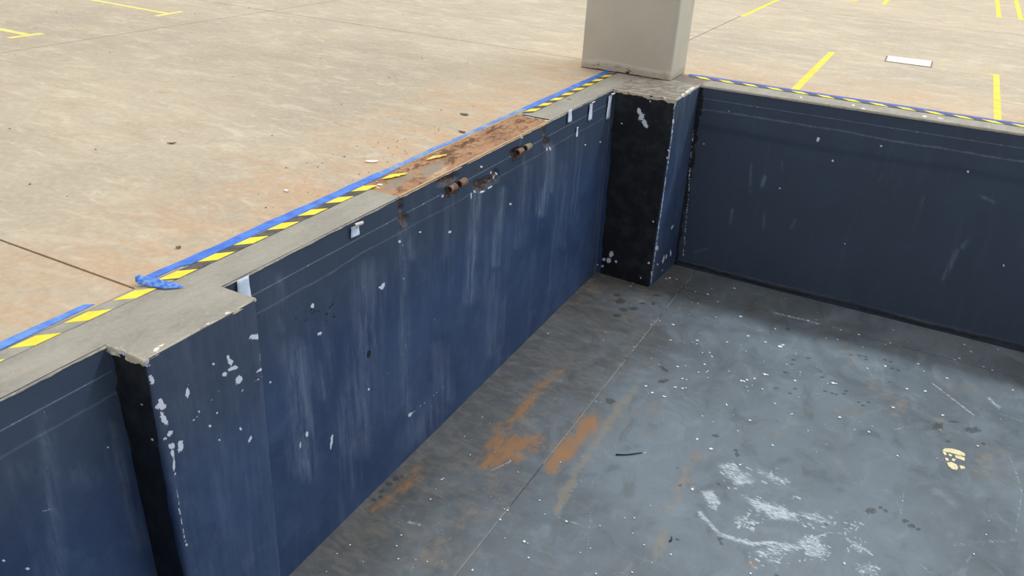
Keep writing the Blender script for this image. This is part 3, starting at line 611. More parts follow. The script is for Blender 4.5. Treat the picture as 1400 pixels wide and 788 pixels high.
# back coping
def back_coping():
    xs = np.arange(-2.52, X1+0.3, 0.02); t = np.r_[0, 0, np.linspace(0.04, 0.97, 9), 1.0, 1.0, 1.0]
    zz = np.array([-0.05, 0]+[0]*9+[-0.0015, -0.006, -0.016])
    X = xs[:, None]+0*t[None, :]; yi = yb(X, 0)-0.004; Y = yo(X)+(yi-yo(X))*t[None, :]+(fbm(X*9, t[None, :]*0, 3)-0.5)*0.006*(t[None, :] == 1)
    Z = zz[None, :]+0*X+(fbm(X*8, Y*8, 4)-0.5)*0.003
    P = np.stack([X, Y, Z], -1); U, V = pix(P); W = np.zeros(U.shape)
    for x, y, rx, ry in ((1264, 159, 5, 1.6), (1286, 162, 4, 1.4), (1351, 172.5, 3, 1.2), (1167, 144, 3, 1.2), (1095, 133, 2, 1.2), (1180, 148.5, 4, 1)): W = np.maximum(W, ell(U, V, x, y, rx, ry, 8))
    R = .7*(t[None, :] == 1)+0*X; G = .7*np.clip((-1.62-X)/0.15, 0, 1)  # soft shadow by the column, painted on as a browner end
    return grid_obj('coping_segment', P, M_COPE, np.stack([W, G, R, 0*X], -1), trim2, flip=False)
trim2 = tag(empty('trim_2', (0.5, 6.95, 0)), 'grey concrete coping along the back wall of the pit', None, None, 'structure')
back_coping()
trim3 = tag(mesh_obj('trim_3', *box_vf(X1, X1+0.245, Y0-0.25, 7.1, -0.1, 0.0), M_COPE), 'grey concrete coping along the right wall of the pit', None, None, 'structure')
trim4 = tag(mesh_obj('trim_4', *box_vf(-2.25, X1-0.01, Y0-0.245, Y0, -0.1, 0.0), M_COPE), 'grey concrete coping along the near wall of the pit', None, None, 'structure')
# tops of the pilasters: rough concrete with a broken lip
def pil_cap(x0, x1, y0, y1, parent, n=0.008, seed=0, back=True):
    xs = np.arange(x0, x1+n/2, n); ys = np.arange(y0, y1+n/2, n); X, Y = np.meshgrid(xs, ys, indexing='ij')
    Z = 0.0015+(fbm(X*12, Y*12, seed)-0.5)*0.006
    f = lambda a, s: (fbm(a*16, a*0, s)-0.5)
    eX = X[-1, :]+0.004+f(ys, seed+1)*0.012; Xn = np.concatenate([X, eX[None, :], (eX+0.001)[None, :]], 0); Yn = np.concatenate([Y, Y[-1:], Y[-1:]], 0)
    Zn = np.concatenate([Z, Z[-1:]-0.004, Z[-1:]*0-(0.005+0.008*fbm(ys*20, ys*0, seed+2))[None, :]], 0)
    eY = Yn[:, 0]-0.004+f(Xn[:, 0], seed+3)*0.012
    Xm = np.concatenate([Xn[:, :1], Xn[:, :1], Xn], 1); Ym = np.concatenate([(eY-0.001)[:, None], eY[:, None], Yn], 1)
    Zm = np.concatenate([(Zn[:, :1]*0-(0.012+0.03*fbm(Xn[:, 0]*20, Xn[:, 0]*0, seed+4))[:, None]), Zn[:, :1]-0.004, Zn], 1)
    P = np.stack([Xm, Ym, Zm], -1); U, V = pix(P)
    W = np.zeros(U.shape); G = W.copy(); R = W.copy()
    rim = np.maximum(np.clip((Xm-(x1-0.012))/0.012, 0, 1), np.clip((y0+0.012-Ym)/0.012, 0, 1))
    R = rim*0.85*(0.5+fbm(Xm*14, Ym*14, seed+7)*0.8); 
    if seed == 50:
        for x, y, rx, ry, a in ((213, 478, 6, 3, -25), (220, 473, 5, 2, -20), (155, 487, 6, 5, 30), (172, 490, 9, 4, 25), (186, 494, 8, 3, 10), (311, 428, 4, 2, -30), (284, 443, 4, 1.5, -25), (166, 476, 2, 1.5, 0)): W = np.maximum(W, .8*ell(U, V, x, y, rx, ry, a))
    else:
        G = np.full(U.shape, 0.5)+0.25*(fbm(Xm*5, Ym*5, 9)-0.5)  # cap browned all over, painting in soft shade before the column
        for x, y, rx, ry, a in ((934, 130, 3, 3, -40), (940, 125, 5, 2, -35), (946, 121, 5, 2, -25), (909, 134, 2, 2, 0)): W = np.maximum(W, ell(U, V, x, y, rx, ry, a))
    return grid_obj('pilaster_cap', P, M_COPE, np.stack([W, G, R, 0*W], -1), parent, flip=False)
pil_cap(-2.272, -2.083, 1.493, 2.008, trim1, 0.006, 50)
pil_cap(-2.272, -1.742, 6.153, 6.80, trim2, 0.01, 60)

# ------------------------------------------------------------------ column
def column():
    x0, x1, y0, y1 = -2.80, -1.985, 6.735, 7.155
    pts = [(x0, y1), (x0, y0), (x1, y0), (x1, y1), (x0, y1)]; path = []
    for i in range(4):
        a, b = np.array(pts[i]), np.array(pts[i+1]); L = np.linalg.norm(b-a); u = (b-a)/L
        for t in np.r_[0.012, np.arange(0.03, L-0.012, 0.012), L-0.012]: path.append(a+u*t)
    path.append(path[0]); a = np.array(path); zs = np.r_[np.arange(0.004, 0.16, 0.008), np.arange(0.16, 0.7, 0.02), np.linspace(0.72, 4.6, 30)]
    s = np.cumsum(np.r_[0, np.linalg.norm(np.diff(a, axis=0), axis=1)]); S, Z = np.meshgrid(s, zs, indexing='ij')
    c = np.array([(x0+x1)/2, (y0+y1)/2]); 
    # splayed, trowelled mortar foot on the near face
    out = 0.0*Z; XY = a[:, None, :]+0*Z[..., None]
    frontm = (np.abs(XY[..., 1]-y0) < 0.002); lip = 0.05+0.05*fbm(S*3, Z*0, 2)
    XY[..., 1] -= np.where(frontm, 0.006/(1+np.exp((Z-lip)/0.004))*(0.5+fbm(S*6, Z*0, 4)), 0)
    XY += ((fbm(S*4, Z*4, 5)-0.5)*0.004)[..., None]
    Zb = Z.copy(); Zb[:, 0] = 0.001+0.008*fbm(S[:, 0]*12, S[:, 0]*0, 7)
    P = np.concatenate([XY, Zb[..., None]], -1); U, V = pix(P)
    W = np.zeros(U.shape); G = W.copy(); D = W.copy()
    G = np.maximum(G, np.clip(1.2-Z/(lip*1.2), 0, 1)*.8)
    D = np.maximum(D, frontm*np.clip(1.3-Z/(0.006+0.012*fbm(S*9, Z*0, 8)), 0, 1)); D = np.maximum(D, ell(U, V, 858, 99, 4, 2.2)); D = np.maximum(D, .6*pline(U, V, [(800, 90), (830, 88), (858, 95), (872, 103)], .8))
    D = np.maximum(D, .5*pline(U, V, [(910, 101), (909, 108)], .8))
    W = np.maximum(W, ell(U, V, 905, 111, 4, 1.6)); W = np.maximum(W, .8*ell(U, V, 886, 108, 8, 1.2, 8)); W = np.maximum(W, .7*ell(U, V, 936, 101, 4, 1.6, -30))
    o = grid_obj('column', P, M_COLUMN, np.stack([W, G, 0*W, D], -1), None, flip=True)
    return tag(o, 'grey painted square concrete column standing at the corner of the pit', 'column')
column()

# ------------------------------------------------------------------ tapes on the coping
def strip_mesh(name, pts_a, pts_b, z, mat, parent, th=0.0012):
    """flat ribbon between two rows of points, with thickness"""
    n = len(pts_a); za = z if hasattr(z, '__len__') else [z]*n
    v = []; f = []
    for (ax, ay), (bx, by), zz in zip(pts_a, pts_b, za): v += [(ax, ay, zz+th), (bx, by, zz+th), (bx, by, zz-0.002), (ax, ay, zz-0.002)]
    for i in range(n-1):
        p, q = 4*i, 4*i+4
        for k in range(4): f.append((p+k, p+(k+1) % 4, q+(k+1) % 4, q+k))
    f += [(3, 2, 1, 0), (4*n-4, 4*n-3, 4*n-2, 4*n-1)]
    o = mesh_obj(name, v, f, mat, parent)
    bm = bmesh.new(); bm.from_mesh(o.data); bmesh.ops.recalc_face_normals(bm, faces=bm.faces); bm.to_mesh(o.data); bm.free(); return o
TZ = 0.0022
def left_stripe(y, parent, mat=M_YELLOW, xo=-2.502, xi=-2.449, a=0.098, b=0.058, c=0.156, z=TZ+0.0014):
    P = ccw([(xo, y), (xo, y+a), (xi, y+c), (xi, y+b)])
    return mesh_obj('yellow_stripe', *prism(P, z-0.0008, z+0.0008), mat, parent)
def ragged(y0, y1, x, amp, n, seed): 
    ys = np.linspace(y0, y1, n); return [(x+(fbm(np.array([k*40.]), np.array([0.]), seed)[0]-0.5)*amp, k) for k in ys]
t = tag(empty('hazard_tape', (-2.475, 2.1, 0)), 'yellow and black striped hazard tape on the near half of the left coping', 'tape')
strip_mesh('worn_backing', ragged(Y0-0.1, 1.90, -2.502, 0.004, 50, 1), ragged(Y0-0.1, 1.95, -2.449, 0.004, 50, 2), TZ, M_WORN, t)
strip_mesh('black_backing', ragged(1.90, 3.20, -2.502, 0.003, 60, 1), ragged(1.95, 3.215, -2.449, 0.003, 60, 2), TZ, M_BLACK, t)
for k in range(14): left_stripe(1.303+0.2025*(k-4), t)
t = tag(empty('hazard_tape', (-2.478, 5.8, 0)), 'yellow and black striped hazard tape between rust patch and column', 'tape')
strip_mesh('black_backing', ragged(5.04, 6.64, -2.504, 0.002, 50, 3), ragged(5.10, 6.735, -2.452, 0.003, 50, 4), TZ, M_BLACK, t)
for k in range(8): left_stripe(5.078+0.1988*k, t, xo=-2.503, xi=-2.452, c=0.15)
t = tag(empty('tape_scrap', (-2.46, 3.45, 0)), 'torn scrap of yellow hazard tape at the near end of the rust patch', 'tape', 'scraps of hazard tape on rust')
P = [(-2.490, 3.372), (-2.494, 3.42), (-2.492, 3.465), (-2.465, 3.50), (-2.437, 3.535), (-2.433, 3.505), (-2.446, 3.482), (-2.442, 3.462), (-2.456, 3.45), (-2.462, 3.42), (-2.474, 3.40)]
mesh_obj('yellow_stripe', *prism(ccw(P), 0.0, 0.0022), M_YELLOW, t)
t = tag(empty('tape_scrap', (-2.46, 3.85, 0)), 'faded scrap of yellow tape half buried in rust beside the blue tape', 'tape', 'scraps of hazard tape on rust')
P = [(-2.480, 3.78), (-2.484, 3.83), (-2.481, 3.875), (-2.46, 3.90), (-2.438, 3.945), (-2.43, 3.925), (-2.441, 3.90), (-2.440, 3.87), (-2.455, 3.85), (-2.462, 3.81)]
mesh_obj('yellow_stripe', *prism(ccw(P), 0.0, 0.0022), M_YELLOWF, t)
t = tag(empty('hazard_tape', (0, 7.05, 0)), 'yellow and dark striped hazard tape along the back coping', 'tape')
xs = np.linspace(-1.9, X1-0.2, 60)
strip_mesh('black_backing', [(x, yo(x)-0.001) for x in xs], [(x, yo(x)-0.062) for x in xs], TZ, M_BLACKB, t)
for k in range(26):
    x = -1.862+0.2022*k
    if x > X1-0.5: break
    P = ccw([(x, yo(x)-0.003), (x+0.095, yo(x)-0.003), (x+0.155, yo(x)-0.060), (x+0.06, yo(x)-0.060)])
    mesh_obj('yellow_stripe', *prism(P, TZ+0.0006, TZ+0.0022), M_YELLOW, t)
# blue tape: near piece, long piece with a peeled-back crumpled end, back piece
t = tag(empty('blue_tape', (-2.54, 1.2, 0)), 'short flat length of dusty blue tape nearest the camera', 'tape')
strip_mesh('tape_strip', [(-2.566, Y0-0.1), (-2.565, 1.2), (-2.563, 1.632)], [(-2.52, Y0-0.1), (-2.518, 1.28), (-2.534, 1.655)], TZ, mat_plain('near_blue_tape', srgb(72, 122, 206), srgb(104, 148, 220), 0.5, 18), t)
t = tag(empty('blue_tape', (-2.54, 4.0, 0)), 'long blue tape beside the left coping with a crumpled peeled end', 'tape')
ys = np.linspace(1.885, 6.73, 120)
oa = [(-2.566+(0.003*math.sin(9*y)+0.002*math.sin(31*y)), y) for y in ys]
wid = lambda y: 0.057 if y < 3.3 else (0.057-0.024*min(1, (y-3.3)/0.5) if y < 5.0 else 0.033+0.022*min(1, (y-5)/0.3))
ib = [(-2.566+wid(y)*(0.62 if y < 2.06 else 1)+0.003*math.sin(17*y)+(0.004 if 2.02 < y < 2.2 else 0), y) for y in ys]
k1, k2 = 38, 80
strip_mesh('tape_strip', oa[:k1+1], ib[:k1+1], TZ, M_BLUET, t)
strip_mesh('dusty_tape_strip', oa[k1:k2+1], ib[k1:k2+1], TZ, M_BLUEW, t)
strip_mesh('tape_strip', oa[k2:], ib[k2:], TZ, M_BLUET, t)
# dust-covered stretch beside the rust
def peeled():
    # a ribbon end that lifts off, folds over sideways and lies crumpled across the hazard tape
    T = [(0, 185, 378, .030), (.12, 191, 376.5, .034), (.35, 208, 379.5, .030), (.6, 226, 385, .022), (.82, 240, 388, .014), (1, 251.5, 391.6, .006)]
    B = [(0, 185.5, 385, .016), (.12, 189, 389, .010), (.35, 211, 393.5, .007), (.6, 226, 395.3, .005), (.82, 240, 394.3, .005), (1, 251.5, 392.4, .005)]
    n, m = 30, 8; P = np.zeros((n, m, 3))
    def at(L, u):
        k = [q[0] for q in L]; return onz(np.interp(u, k, [q[1] for q in L]), np.interp(u, k, [q[2] for q in L]), np.interp(u, k, [q[3] for q in L]))
    for i in range(n):
        u = i/(n-1); a, b = at(T, u), at(B, u)
        for j in range(m):
            v = j/(m-1); p = a*(1-v)+b*v
            p[2] += 0.006*math.sin(math.pi*v)*(1-u)+(fbm(np.array([u*16.]), np.array([v*5.]), 77)[0]-0.5)*0.010*(1-0.6*u)
            p[2] = max(0.0048, p[2]); P[i, j] = p
    o = grid_obj('crumpled_end', P, M_BLUEC, None, t, smooth=False)
    md = o.modifiers.new('thickness', 'SOLIDIFY'); md.thickness = 0.0015
peeled()
t = tag(empty('blue_tape', (0, 7.1, 0)), 'thin blue tape running along the back coping', 'tape')
xs = np.linspace(-1.93, X1-0.2, 60)
strip_mesh('tape_strip', [(x, yo(x)+0.062-0.004*math.sin(5*x)) for x in xs], [(x, yo(x)+0.003) for x in xs], TZ, mat_plain('back_blue_tape', srgb(46, 78, 160), srgb(62, 100, 186), 0.45, 14), t)

# ------------------------------------------------------------------ pale masking-tape strips on the left wall
def wall_strip(quad, label, curl=None, xo=0.012):
    a, b, c, d = [onx(px, py, -2.265+xo) for px, py in quad]    # top-left, top-right, bottom-right, bottom-left
    t = tag(empty('masking_tape_strip', ((a+b)/2).tolist()), label, 'tape', 'masking tape strips on the left wall')
    n = 10; P = np.zeros((n, 4, 3))
    for i in range(n):
        u = i/(n-1)
        for j in range(4):
            v = j/3; p = (a*(1-v)+b*v)*(1-u)+(d*(1-v)+c*v)*u
            p = p+np.array([0.0015*math.sin(6*u+3*v), 0, 0]); P[i, j] = p
    o = grid_obj('strip', P, M_STRIP, None, t); o.modifiers.new('thickness', 'SOLIDIFY').thickness = 0.0012
    if curl:
        Q = np.zeros((9, 4, 3))
        for i in range(9):
            u = i/8
            for j in range(4):
                v = j/3; p = a*(1-v)+b*v; th = u*2.6
                Q[i, j] = p+np.array([curl*0.5*math.sin(th)+curl*0.25*u, 0.006*u, curl*0.55*(1-math.cos(th))*0.6])
        o = grid_obj('curled_end', Q, M_CURL, None, t); o.modifiers.new('thickness', 'SOLIDIFY').thickness = 0.0012
wall_strip([(324, 384), (340, 376.5), (344, 412), (326, 420)], 'wide pale masking tape strip on left wall behind the near pilaster top')
wall_strip([(480, 311), (491, 307.5), (491.5, 321), (480.5, 326)], 'short square masking tape tab with a curled top, before the rust patch', 0.035)
wall_strip([(777, 151.4), (782.2, 149), (781.5, 166.4), (776.5, 168)], 'straight masking tape strip on the wall just past the rust patch')
wall_strip([(806.6, 142), (810.8, 140.5), (808.9, 163.7), (804.3, 165.6)], 'middle masking tape strip of the three beside the column', 0.02)
wall_strip([(832.5, 131), (837.3, 129.5), (833.4, 161.8), (828.8, 163.6)], 'long masking tape strip right in the corner by the far pilaster', 0.03)
wall_strip([(788.8, 174), (791, 173.5), (789.6, 187), (787.4, 187.8)], 'tiny narrow masking tape sliver below the other strips')

# ------------------------------------------------------------------ rusty hinge stubs on the left wall
def tube(y0, y1, x, z, r, mat, name, parent, seg=18, tilt=0.0):
    v = []; f = []
    rings = [(y0, r*0.72), (y0, r), (y0+0.004, r*1.02), (y1-0.004, r*1.0), (y1, r*0.96), (y1, r*0.72), (y0+0.002, r*0.70)]
    for yy, rr in rings:
        for k in range(seg):
            a = 2*math.pi*k/seg; j = 1+0.05*math.sin(3*a+yy*50)
            v.append((x+rr*j*math.cos(a)+tilt*(yy-y0), yy, z+rr*j*math.sin(a)))
    for i in range(len(rings)-1):
        for k in range(seg): f.append((i*seg+k, i*seg+(k+1) % seg, (i+1)*seg+(k+1) % seg, (i+1)*seg+k))
    o = mesh_obj(name, v, f, mat, parent, True)
    w = [(x+r*0.74*math.cos(6.283*k/seg), y0+0.012, z+r*0.74*math.sin(6.283*k/seg)) for k in range(seg)]
    b = mesh_obj('bore_shade_disc', w, [tuple(range(seg))], M_STICK); b.parent = o  # dark disc standing in for the shade inside the tube
    return o
def crust(y0, y1, z0, z1, x, parent, seed):
    n, m = 22, 12; P = np.zeros((n, m, 3))
    for i in range(n):
        for j in range(m):
            u, v = i/(n-1), j/(m-1); e = min(u, 1-u, v, 1-v)*2
            h = 0.018*min(1, e*3)*(0.3+0.9*fbm(np.array([u*6.+seed]), np.array([v*5.]), seed)[0])
            yj = (fbm(np.array([v*6.]), np.array([u*3.]), seed+3)[0]-0.5)*0.02; zj = (fbm(np.array([u*7.]), np.array([v*2.]), seed+5)[0]-0.5)*0.02
            P[i, j] = (x-0.004+h, y0+(y1-y0)*u+yj, z0+(z1-z0)*v+zj)
    return grid_obj('broken_mount', P, M_RUSTD, None, parent, smooth=False, flip=True)
for oy, z, lab, m2 in ((3.655, -0.088, 'pair of rusty hinge tubes on the left wall, nearer the camera', M_RUSTY), (4.47, -0.086, 'pair of rusty hinge tubes on the left wall, nearer the column', M_RUSTO)):
    t = tag(empty('rusty_hinge', (-2.26, oy+0.08, z-0.03)), lab, 'hinge', 'rusty hinge stubs on the left wall')
    tube(oy-0.006, oy+0.058, -2.238, z, 0.021, M_RUSTY, 'hinge_tube', t)
    tube(oy+0.090, oy+0.155, -2.232, z+0.006, 0.022, m2, 'hinge_tube', t, tilt=0.05)
    crust(oy-0.03, oy+0.15, z-0.062, z-0.008, -2.266, t, int(oy*10))

# ------------------------------------------------------------------ painted markings on the yard
def paint_bar(parent, p, q, w, mat=M_PAINTY, z=0.0012, cap=None):
    p, q = np.array(p[:2]), np.array(q[:2]); u = (q-p)/np.linalg.norm(q-p); s = np.array([-u[1], u[0]])*w/2
    return mesh_obj('painted_line', *prism(ccw([tuple(p-s), tuple(q-s), tuple(q+s), tuple(p+s)]), -0.001, z), mat, parent)
def marking(bars, label, mat=M_PAINTY, group='yellow bay markings on the yard'):
    c = np.mean([np.array(b[0][:2]) for b in bars], axis=0)
    t = tag(empty('floor_marking', (float(c[0]), float(c[1]), 0)), label, 'floor marking', group)
    for i, (p, q, w) in enumerate(bars): paint_bar(t, p, q, w, mat, 0.0012+0.0003*i)
marking([((-9.6, 6.27), (-7.25, 6.18), 0.06), ((-7.205, 5.99), (-7.255, 6.37), 0.06)], 'pale yellow T mark at the top left of the yard, behind the other', M_PAINTF)
marking([((-9.4, 4.59), (-7.2, 4.59), 0.07), ((-7.165, 4.40), (-7.15, 4.71), 0.07)], 'pale yellow T mark cut by the left edge of the view', M_PAINTF)
marking([((-2.415, 11.0), (-2.41, 13.6), 0.055)], 'yellow line along the slab joint just right of the column')
marking([((-1.56, 14.06), (-1.43, 14.06), 0.05), ((-1.44, 14.04), (-1.44, 16.4), 0.05)], 'yellow mark far back at the top edge, just left of another')
marking([((-1.02, 13.98), (-1.02, 16.5), 0.058)], 'yellow line end far back at the top edge above the white plate')
marking([((0.535, 13.94), (0.52, 17.2), 0.062)], 'left one of two parallel yellow lines in the top right corner')
marking([((0.812, 13.95), (0.81, 17.2), 0.062)], 'right one of two parallel yellow lines in the top right corner')
marking([((-1.045, 9.20), (-1.035, 7.135), 0.062), ((-1.05, 9.205), (-0.92, 9.22), 0.022)], 'slanting yellow bay line between the column and the white plate')
marking([((0.475, 9.20), (0.475, 7.165), 0.052), ((0.345, 9.155), (0.47, 9.17), 0.026)], 'upright yellow bay line near the right edge of the view')
t = tag(empty('floor_plate', (-0.31, 9.27, 0)), 'small white rectangular plate lying flat on the yard concrete', 'plate')
pl = [onz(1214, 77.3), onz(1273.5, 84.4), onz(1271.5, 92), onz(1211.5, 84)]
c = sum(pl)/4
mesh_obj('plate_edge', *prism(ccw([tuple((c+(p-c)*1.07)[:2]) for p in pl]), 0.0, 0.004), M_PLATEF, t)
mesh_obj('plate_face', *prism(ccw([tuple(p[:2]) for p in pl]), 0.003, 0.007), M_WHITE, t)

# ------------------------------------------------------------------ litter
def flakes(name, spots, mat, label, cat, zlift=0.0015):
    v = []; f = []
    for (x, y, z, r) in spots:
        k = random.randint(5, 7); b = len(v); a0 = random.random()*6.28; el = random.uniform(0.55, 1.0); ang = random.random()*3.14
        for s in range(k):
            a = a0+6.283*s/k; rr = r*random.uniform(0.6, 1.15); px, py = rr*math.cos(a), rr*el*math.sin(a)
            v.append((x+px*math.cos(ang)-py*math.sin(ang), y+px*math.sin(ang)+py*math.cos(ang), z+zlift+random.random()*0.0015))
        v.append((x, y, z-0.001)); f.append(tuple(range(b, b+k)))
        for s in range(k): f.append((b+(s+1) % k, b+s, b+k))
    o = mesh_obj(name, v, f, mat); tag(o, label, cat, None, 'stuff'); return o
S = []
def fl(x, y, rp):
    p = onz(x, y, ZF); d = np.linalg.norm(p-CAM)
    if p[0] > -2.2 and p[1] < 6.78: S.append((p[0], p[1], ZF+0.002, 1.4*rp*d/F_PX))
for sx, sy, r in ((505, 90, 2.2), (485, 95, 1.6), (547, 98, 1.5), (577, 143, 1), (660, 172, 1), (755, 155, 1), (733, 188, 2.2), (795, 233, 1.6), (893, 152, 2), (640, 237, 1), (675, 242, 1.2), (930, 322, 3), (1195, 215, 1), (784, 325, 1.2), (525, 370, 2.2), (670, 465, 2.6), (668, 487, 1.2),
                  (510, 463, 2), (850, 475, 1.8), (974, 437, 1.8), (690, 422, 1), (745, 538, 1.3), (760, 562, 2), (700, 538, 1.2), (715, 608, 1.8), (552, 622, 2), (678, 655, 1.3), (600, 617, 1), (725, 655, 1), (580, 693, 1.8), (607, 700, 1.3), (540, 745, 2), (585, 752, 1.8), (363, 738, 1.8), (402, 778, 2),
                  (733, 688, 1.2), (862, 650, 1), (935, 705, 2.4), (968, 702, 1.8), (1070, 665, 1.8), (1092, 672, 1.5), (965, 743, 1.7), (975, 768, 1.3), (1060, 755, 1.6), (1165, 500, 4), (1185, 492, 3), (1080, 475, 2), (1138, 395, 1.2), (1255, 705, 1.8), (1205, 608, 1.2), (1262, 545, 1.2), (1287, 655, 1), (395, 370, 1.2), (447, 347, 1),
                  (355, 425, .9), (290, 503, 1.1), (210, 608, 1), (272, 140, 1.6), (285, 122, 1), (120, 415, 1), (110, 465, .9), (395, 573, .9)):
    fl(800+sx/4.377, 360+sy/4.377, r*0.82)
for sx, sy, r in ((445, 237, 1.3), (532, 275, 1.3), (725, 367, 1.2), (1045, 433, 1.2), (1075, 465, 1.8), (1002, 502, 2), (1023, 495, 1.1), (1130, 533, 1.8), (1170, 548, 1.4), (838, 520, 2), (865, 553, 1.1), (967, 584, 1.9), (870, 642, 2.2), (788, 632, 1.8), (690, 530, 1.8), (610, 540, 1.3), (455, 605, 2.4), (470, 608, 2), (285, 595, 1.8), (150, 567, 2),
                  (490, 368, 1.6), (458, 358, 1), (570, 388, 1.8), (690, 433, 1.2), (712, 426, 1.2), (755, 440, 1), (380, 322, 1.2), (345, 325, 1.8), (383, 340, 1.6), (320, 318, 1.2), (300, 314, 1.2), (258, 304, 1.2), (230, 297, 1.1), (205, 291, 1.2), (475, 410, 1.2), (425, 405, 1), (590, 445, 1), (485, 760, 2), (272, 745, 1.5), (725, 715, 2), (948, 750, 2), (1195, 455, 1), (1262, 637, 1.5), (82, 773, 1.8), (195, 698, 1.6)):
    fl(1000+sx/3.2825, 340+sy/3.2825, r*0.85)
for sx, sy, r in ((145, 277, 2), (343, 207, 1.6), (500, 183, 1.6), (678, 195, 1.8), (788, 250, 1.8), (205, 213, 1.2), (165, 190, 1.3), (298, 247, 1.2), (255, 148, 2.2), (435, 143, 1.6), (512, 57, 1.4), (320, 60, 2), (360, 50, 1.5), (400, 35, 2), (895, 340, 1.2), (1195, 303, 1.4), (305, 373, 1.4), (695, 742, 2), (930, 88, 1.7), (998, 97, 1.8), (47, 710, 1.4), (90, 50, 1.4), (62, 83, 1.5), (92, 87, 1.3), (25, 118, 1.5), (185, 22, 1.2), (1180, 708, 1.2), (427, 300, 1.8), (197, 313, 2.4), (128, 465, 2.4), (345, 780, 1.6)):
    fl(900+sx/2.736, 500+sy/2.736, r*0.9)
for sx, sy, r in ((265, 683, 1.8), (275, 688, 1.2), (278, 733, 1.6), (395, 620, 1.8), (245, 468, 1.3), (487, 783, 1.4), (598, 778, 1.6), (250, 92, 1.2), (242, 90, 1), (338, 38, 1), (695, 232, 1.5), (660, 222, 1.4), (640, 200, 1.2), (732, 205, 1.4), (765, 207, 1.2), (752, 208, 1), (800, 365, 1.6), (655, 572, 1.2), (575, 610, 1.2), (605, 610, 1.2), (635, 693, 1.4), (312, 555, 1.2), (328, 598, 1), (203, 582, 1), (222, 433, 1.5), (105, 770, 1.2), (15, 487, 1), (135, 297, 1.2), (80, 357, 1), (718, 722, 1.3), (638, 408, 1.4)):
    fl(600+sx/2.265, 440+sy/2.265, r*0.85)
for sx, sy, r in ((255, 662, 1.1), (330, 612, 1.1), (623, 556, 1.3), (597, 617, 1.6), (605, 693, 1.2), (772, 708, 1.1), (1218, 573, 1), (1030, 757, 1.3), (1190, 467, 1.6), (1233, 413, 1.2), (855, 237, 1.4), (790, 350, 1.3), (1018, 95, 1), (405, 708, .9), (195, 765, .9), (160, 525, 1)):
    fl(400+sx/4.19, 600+sy/4.19, r*0.9)
for k in range(420):
    x = random.uniform(-1.45, 1.2); y = random.uniform(2.6, 6.7)
    dens = 0.16+0.84*math.exp(-((x+0.55)/0.75)**2-((y-5.35)/0.8)**2)
    if random.random() < dens: S.append((x, y, ZF+0.002, random.choice((0.0022, 0.003, 0.004, 0.006))))
for k in range(70): S.append((random.uniform(-2.1, -1.5), random.uniform(2.5, 6.1), ZF+0.002, random.choice((0.0012, 0.002, 0.003))))
flakes('paint_flakes', S, M_FLAKE, 'white paint flakes scattered over the grey pit floor', 'flakes')
# crumbs of rust and soil on the yard beside the rust patch
S = []
for k in range(70):
    y = random.gauss(3.9, 0.6); x = -2.58-abs(random.gauss(0, 0.3)); S.append((x, y, 0.0015, random.choice((0.002, 0.003, 0.004, 0.006))))
for k in range(120): S.append((random.uniform(-9, -2.7), random.uniform(1.2, 10), 0.0015, random.choice((0.004, 0.006, 0.009))))
flakes('rust_crumbs', S, M_CRUMB, 'small dark crumbs scattered on the yard beside the rust patch', 'crumbs')
def leaf(px, py, L, W, ang, mat, name, label, cat, group=None, z=0.0):
    p = onz(px, py, z); v = []; f = []; n = 9; L *= 0.75; W *= 1.1
    for i in range(n):
        u = i/(n-1); w = W*math.sin(math.pi*min(0.98, max(0.02, u)))**0.8
        zz = z+0.003+0.005*(u-0.5)**2*4
        for s in (-1, 0, 1):
            lx, ly = (u-0.5)*L, s*w/2+0.1*W*math.sin(5*u)
            v.append((p[0]+lx*math.cos(ang)-ly*math.sin(ang), p[1]+lx*math.sin(ang)+ly*math.cos(ang), zz+(0.003 if s > 0 else 0.0)))
    for i in range(n-1):
        for s in range(2): a = 3*i+s; f.append((a, a+1, a+4, a+3))
    o = mesh_obj(name, v, f, mat, None, True); o.modifiers.new('thickness', 'SOLIDIFY').thickness = 0.0015
    return tag(o, label, cat, group)
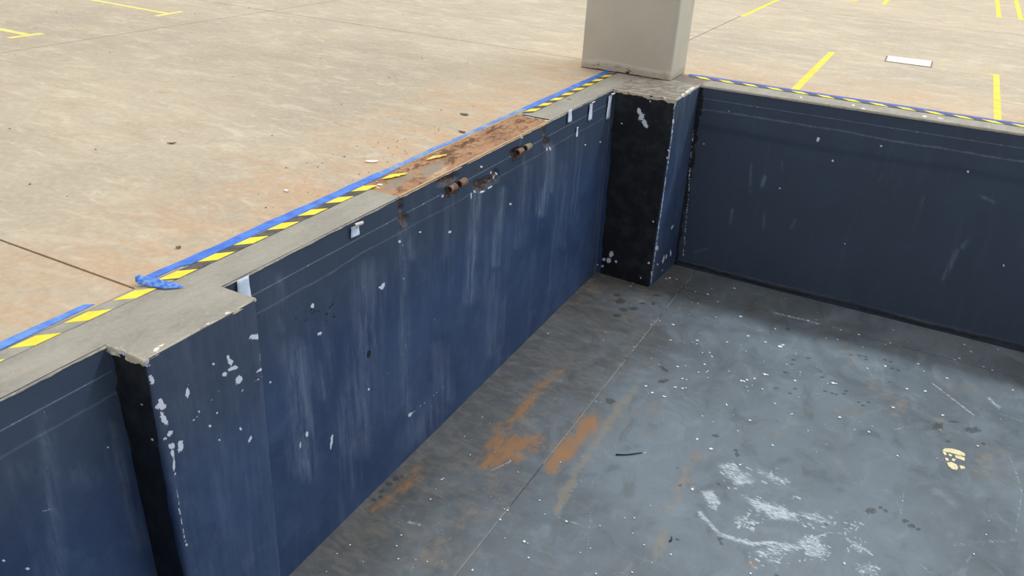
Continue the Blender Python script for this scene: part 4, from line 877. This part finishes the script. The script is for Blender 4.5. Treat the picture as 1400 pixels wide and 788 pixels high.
leaf(635, 157.5, 0.085, 0.035, 0.3, M_LEAF, 'dry_leaf', 'curled dark dry leaf on the yard above the rust patch', 'leaf', 'dry leaves on the yard')
leaf(632, 181.5, 0.075, 0.022, 0.1, M_LEAF, 'dry_leaf', 'flat dry leaf lying close to the blue tape by the rust patch', 'leaf', 'dry leaves on the yard')
leaf(244, 340, 0.03, 0.018, 1.3, M_LEAF, 'dry_leaf', 'tiny brown leaf on the yard near the crumpled tape end', 'leaf', 'dry leaves on the yard')
leaf(235, 197, 0.07, 0.016, 0.9, M_LEAF, 'dry_leaf', 'thin dark leaf alone on the open yard at left', 'leaf', 'dry leaves on the yard')
leaf(508, 222, 0.10, 0.032, 0.75, M_CURL, 'paper_scrap', 'pale pointed paper scrap on the yard beside the blue tape', 'paper', 'paper scraps on the yard')
leaf(392, 262, 0.035, 0.024, 0.4, M_CURL, 'paper_scrap', 'tiny pale paper bit on the yard left of the blue tape', 'paper', 'paper scraps on the yard')
def stick(a, b, r, name, label, z):
    a = onz(*a, z)+np.array([0, 0, r]); b = onz(*b, z)+np.array([0, 0, r]); n = 8; v = []; f = []
    u = (b-a)/np.linalg.norm(b-a); s = np.cross(u, [0, 0, 1.0]); w = np.cross(s, u)
    for i in range(n):
        t_ = i/(n-1); c = a+(b-a)*t_+s*0.006*math.sin(4*t_); rr = r*(1.0-0.35*t_)
        for k in range(7): an = 6.283*k/7; v.append(tuple(c+s*rr*math.cos(an)+w*rr*math.sin(an)))
    for i in range(n-1):
        for k in range(7): f.append((i*7+k, i*7+(k+1) % 7, (i+1)*7+(k+1) % 7, (i+1)*7+k))
    f += [tuple(range(6, -1, -1)), tuple(range(n*7-7, n*7))]
    return tag(mesh_obj(name, v, f, M_STICK, None, True), label, 'stick')
stick((842, 622.5), (878, 620.5), 0.0045, 'stick', 'thin dark stick lying on the pit floor right of the orange dirt', ZF+0.002)
stick((915, 741), (919, 735), 0.004, 'stick', 'very short dark stick end on the pit floor near the white scuffs', ZF+0.002)
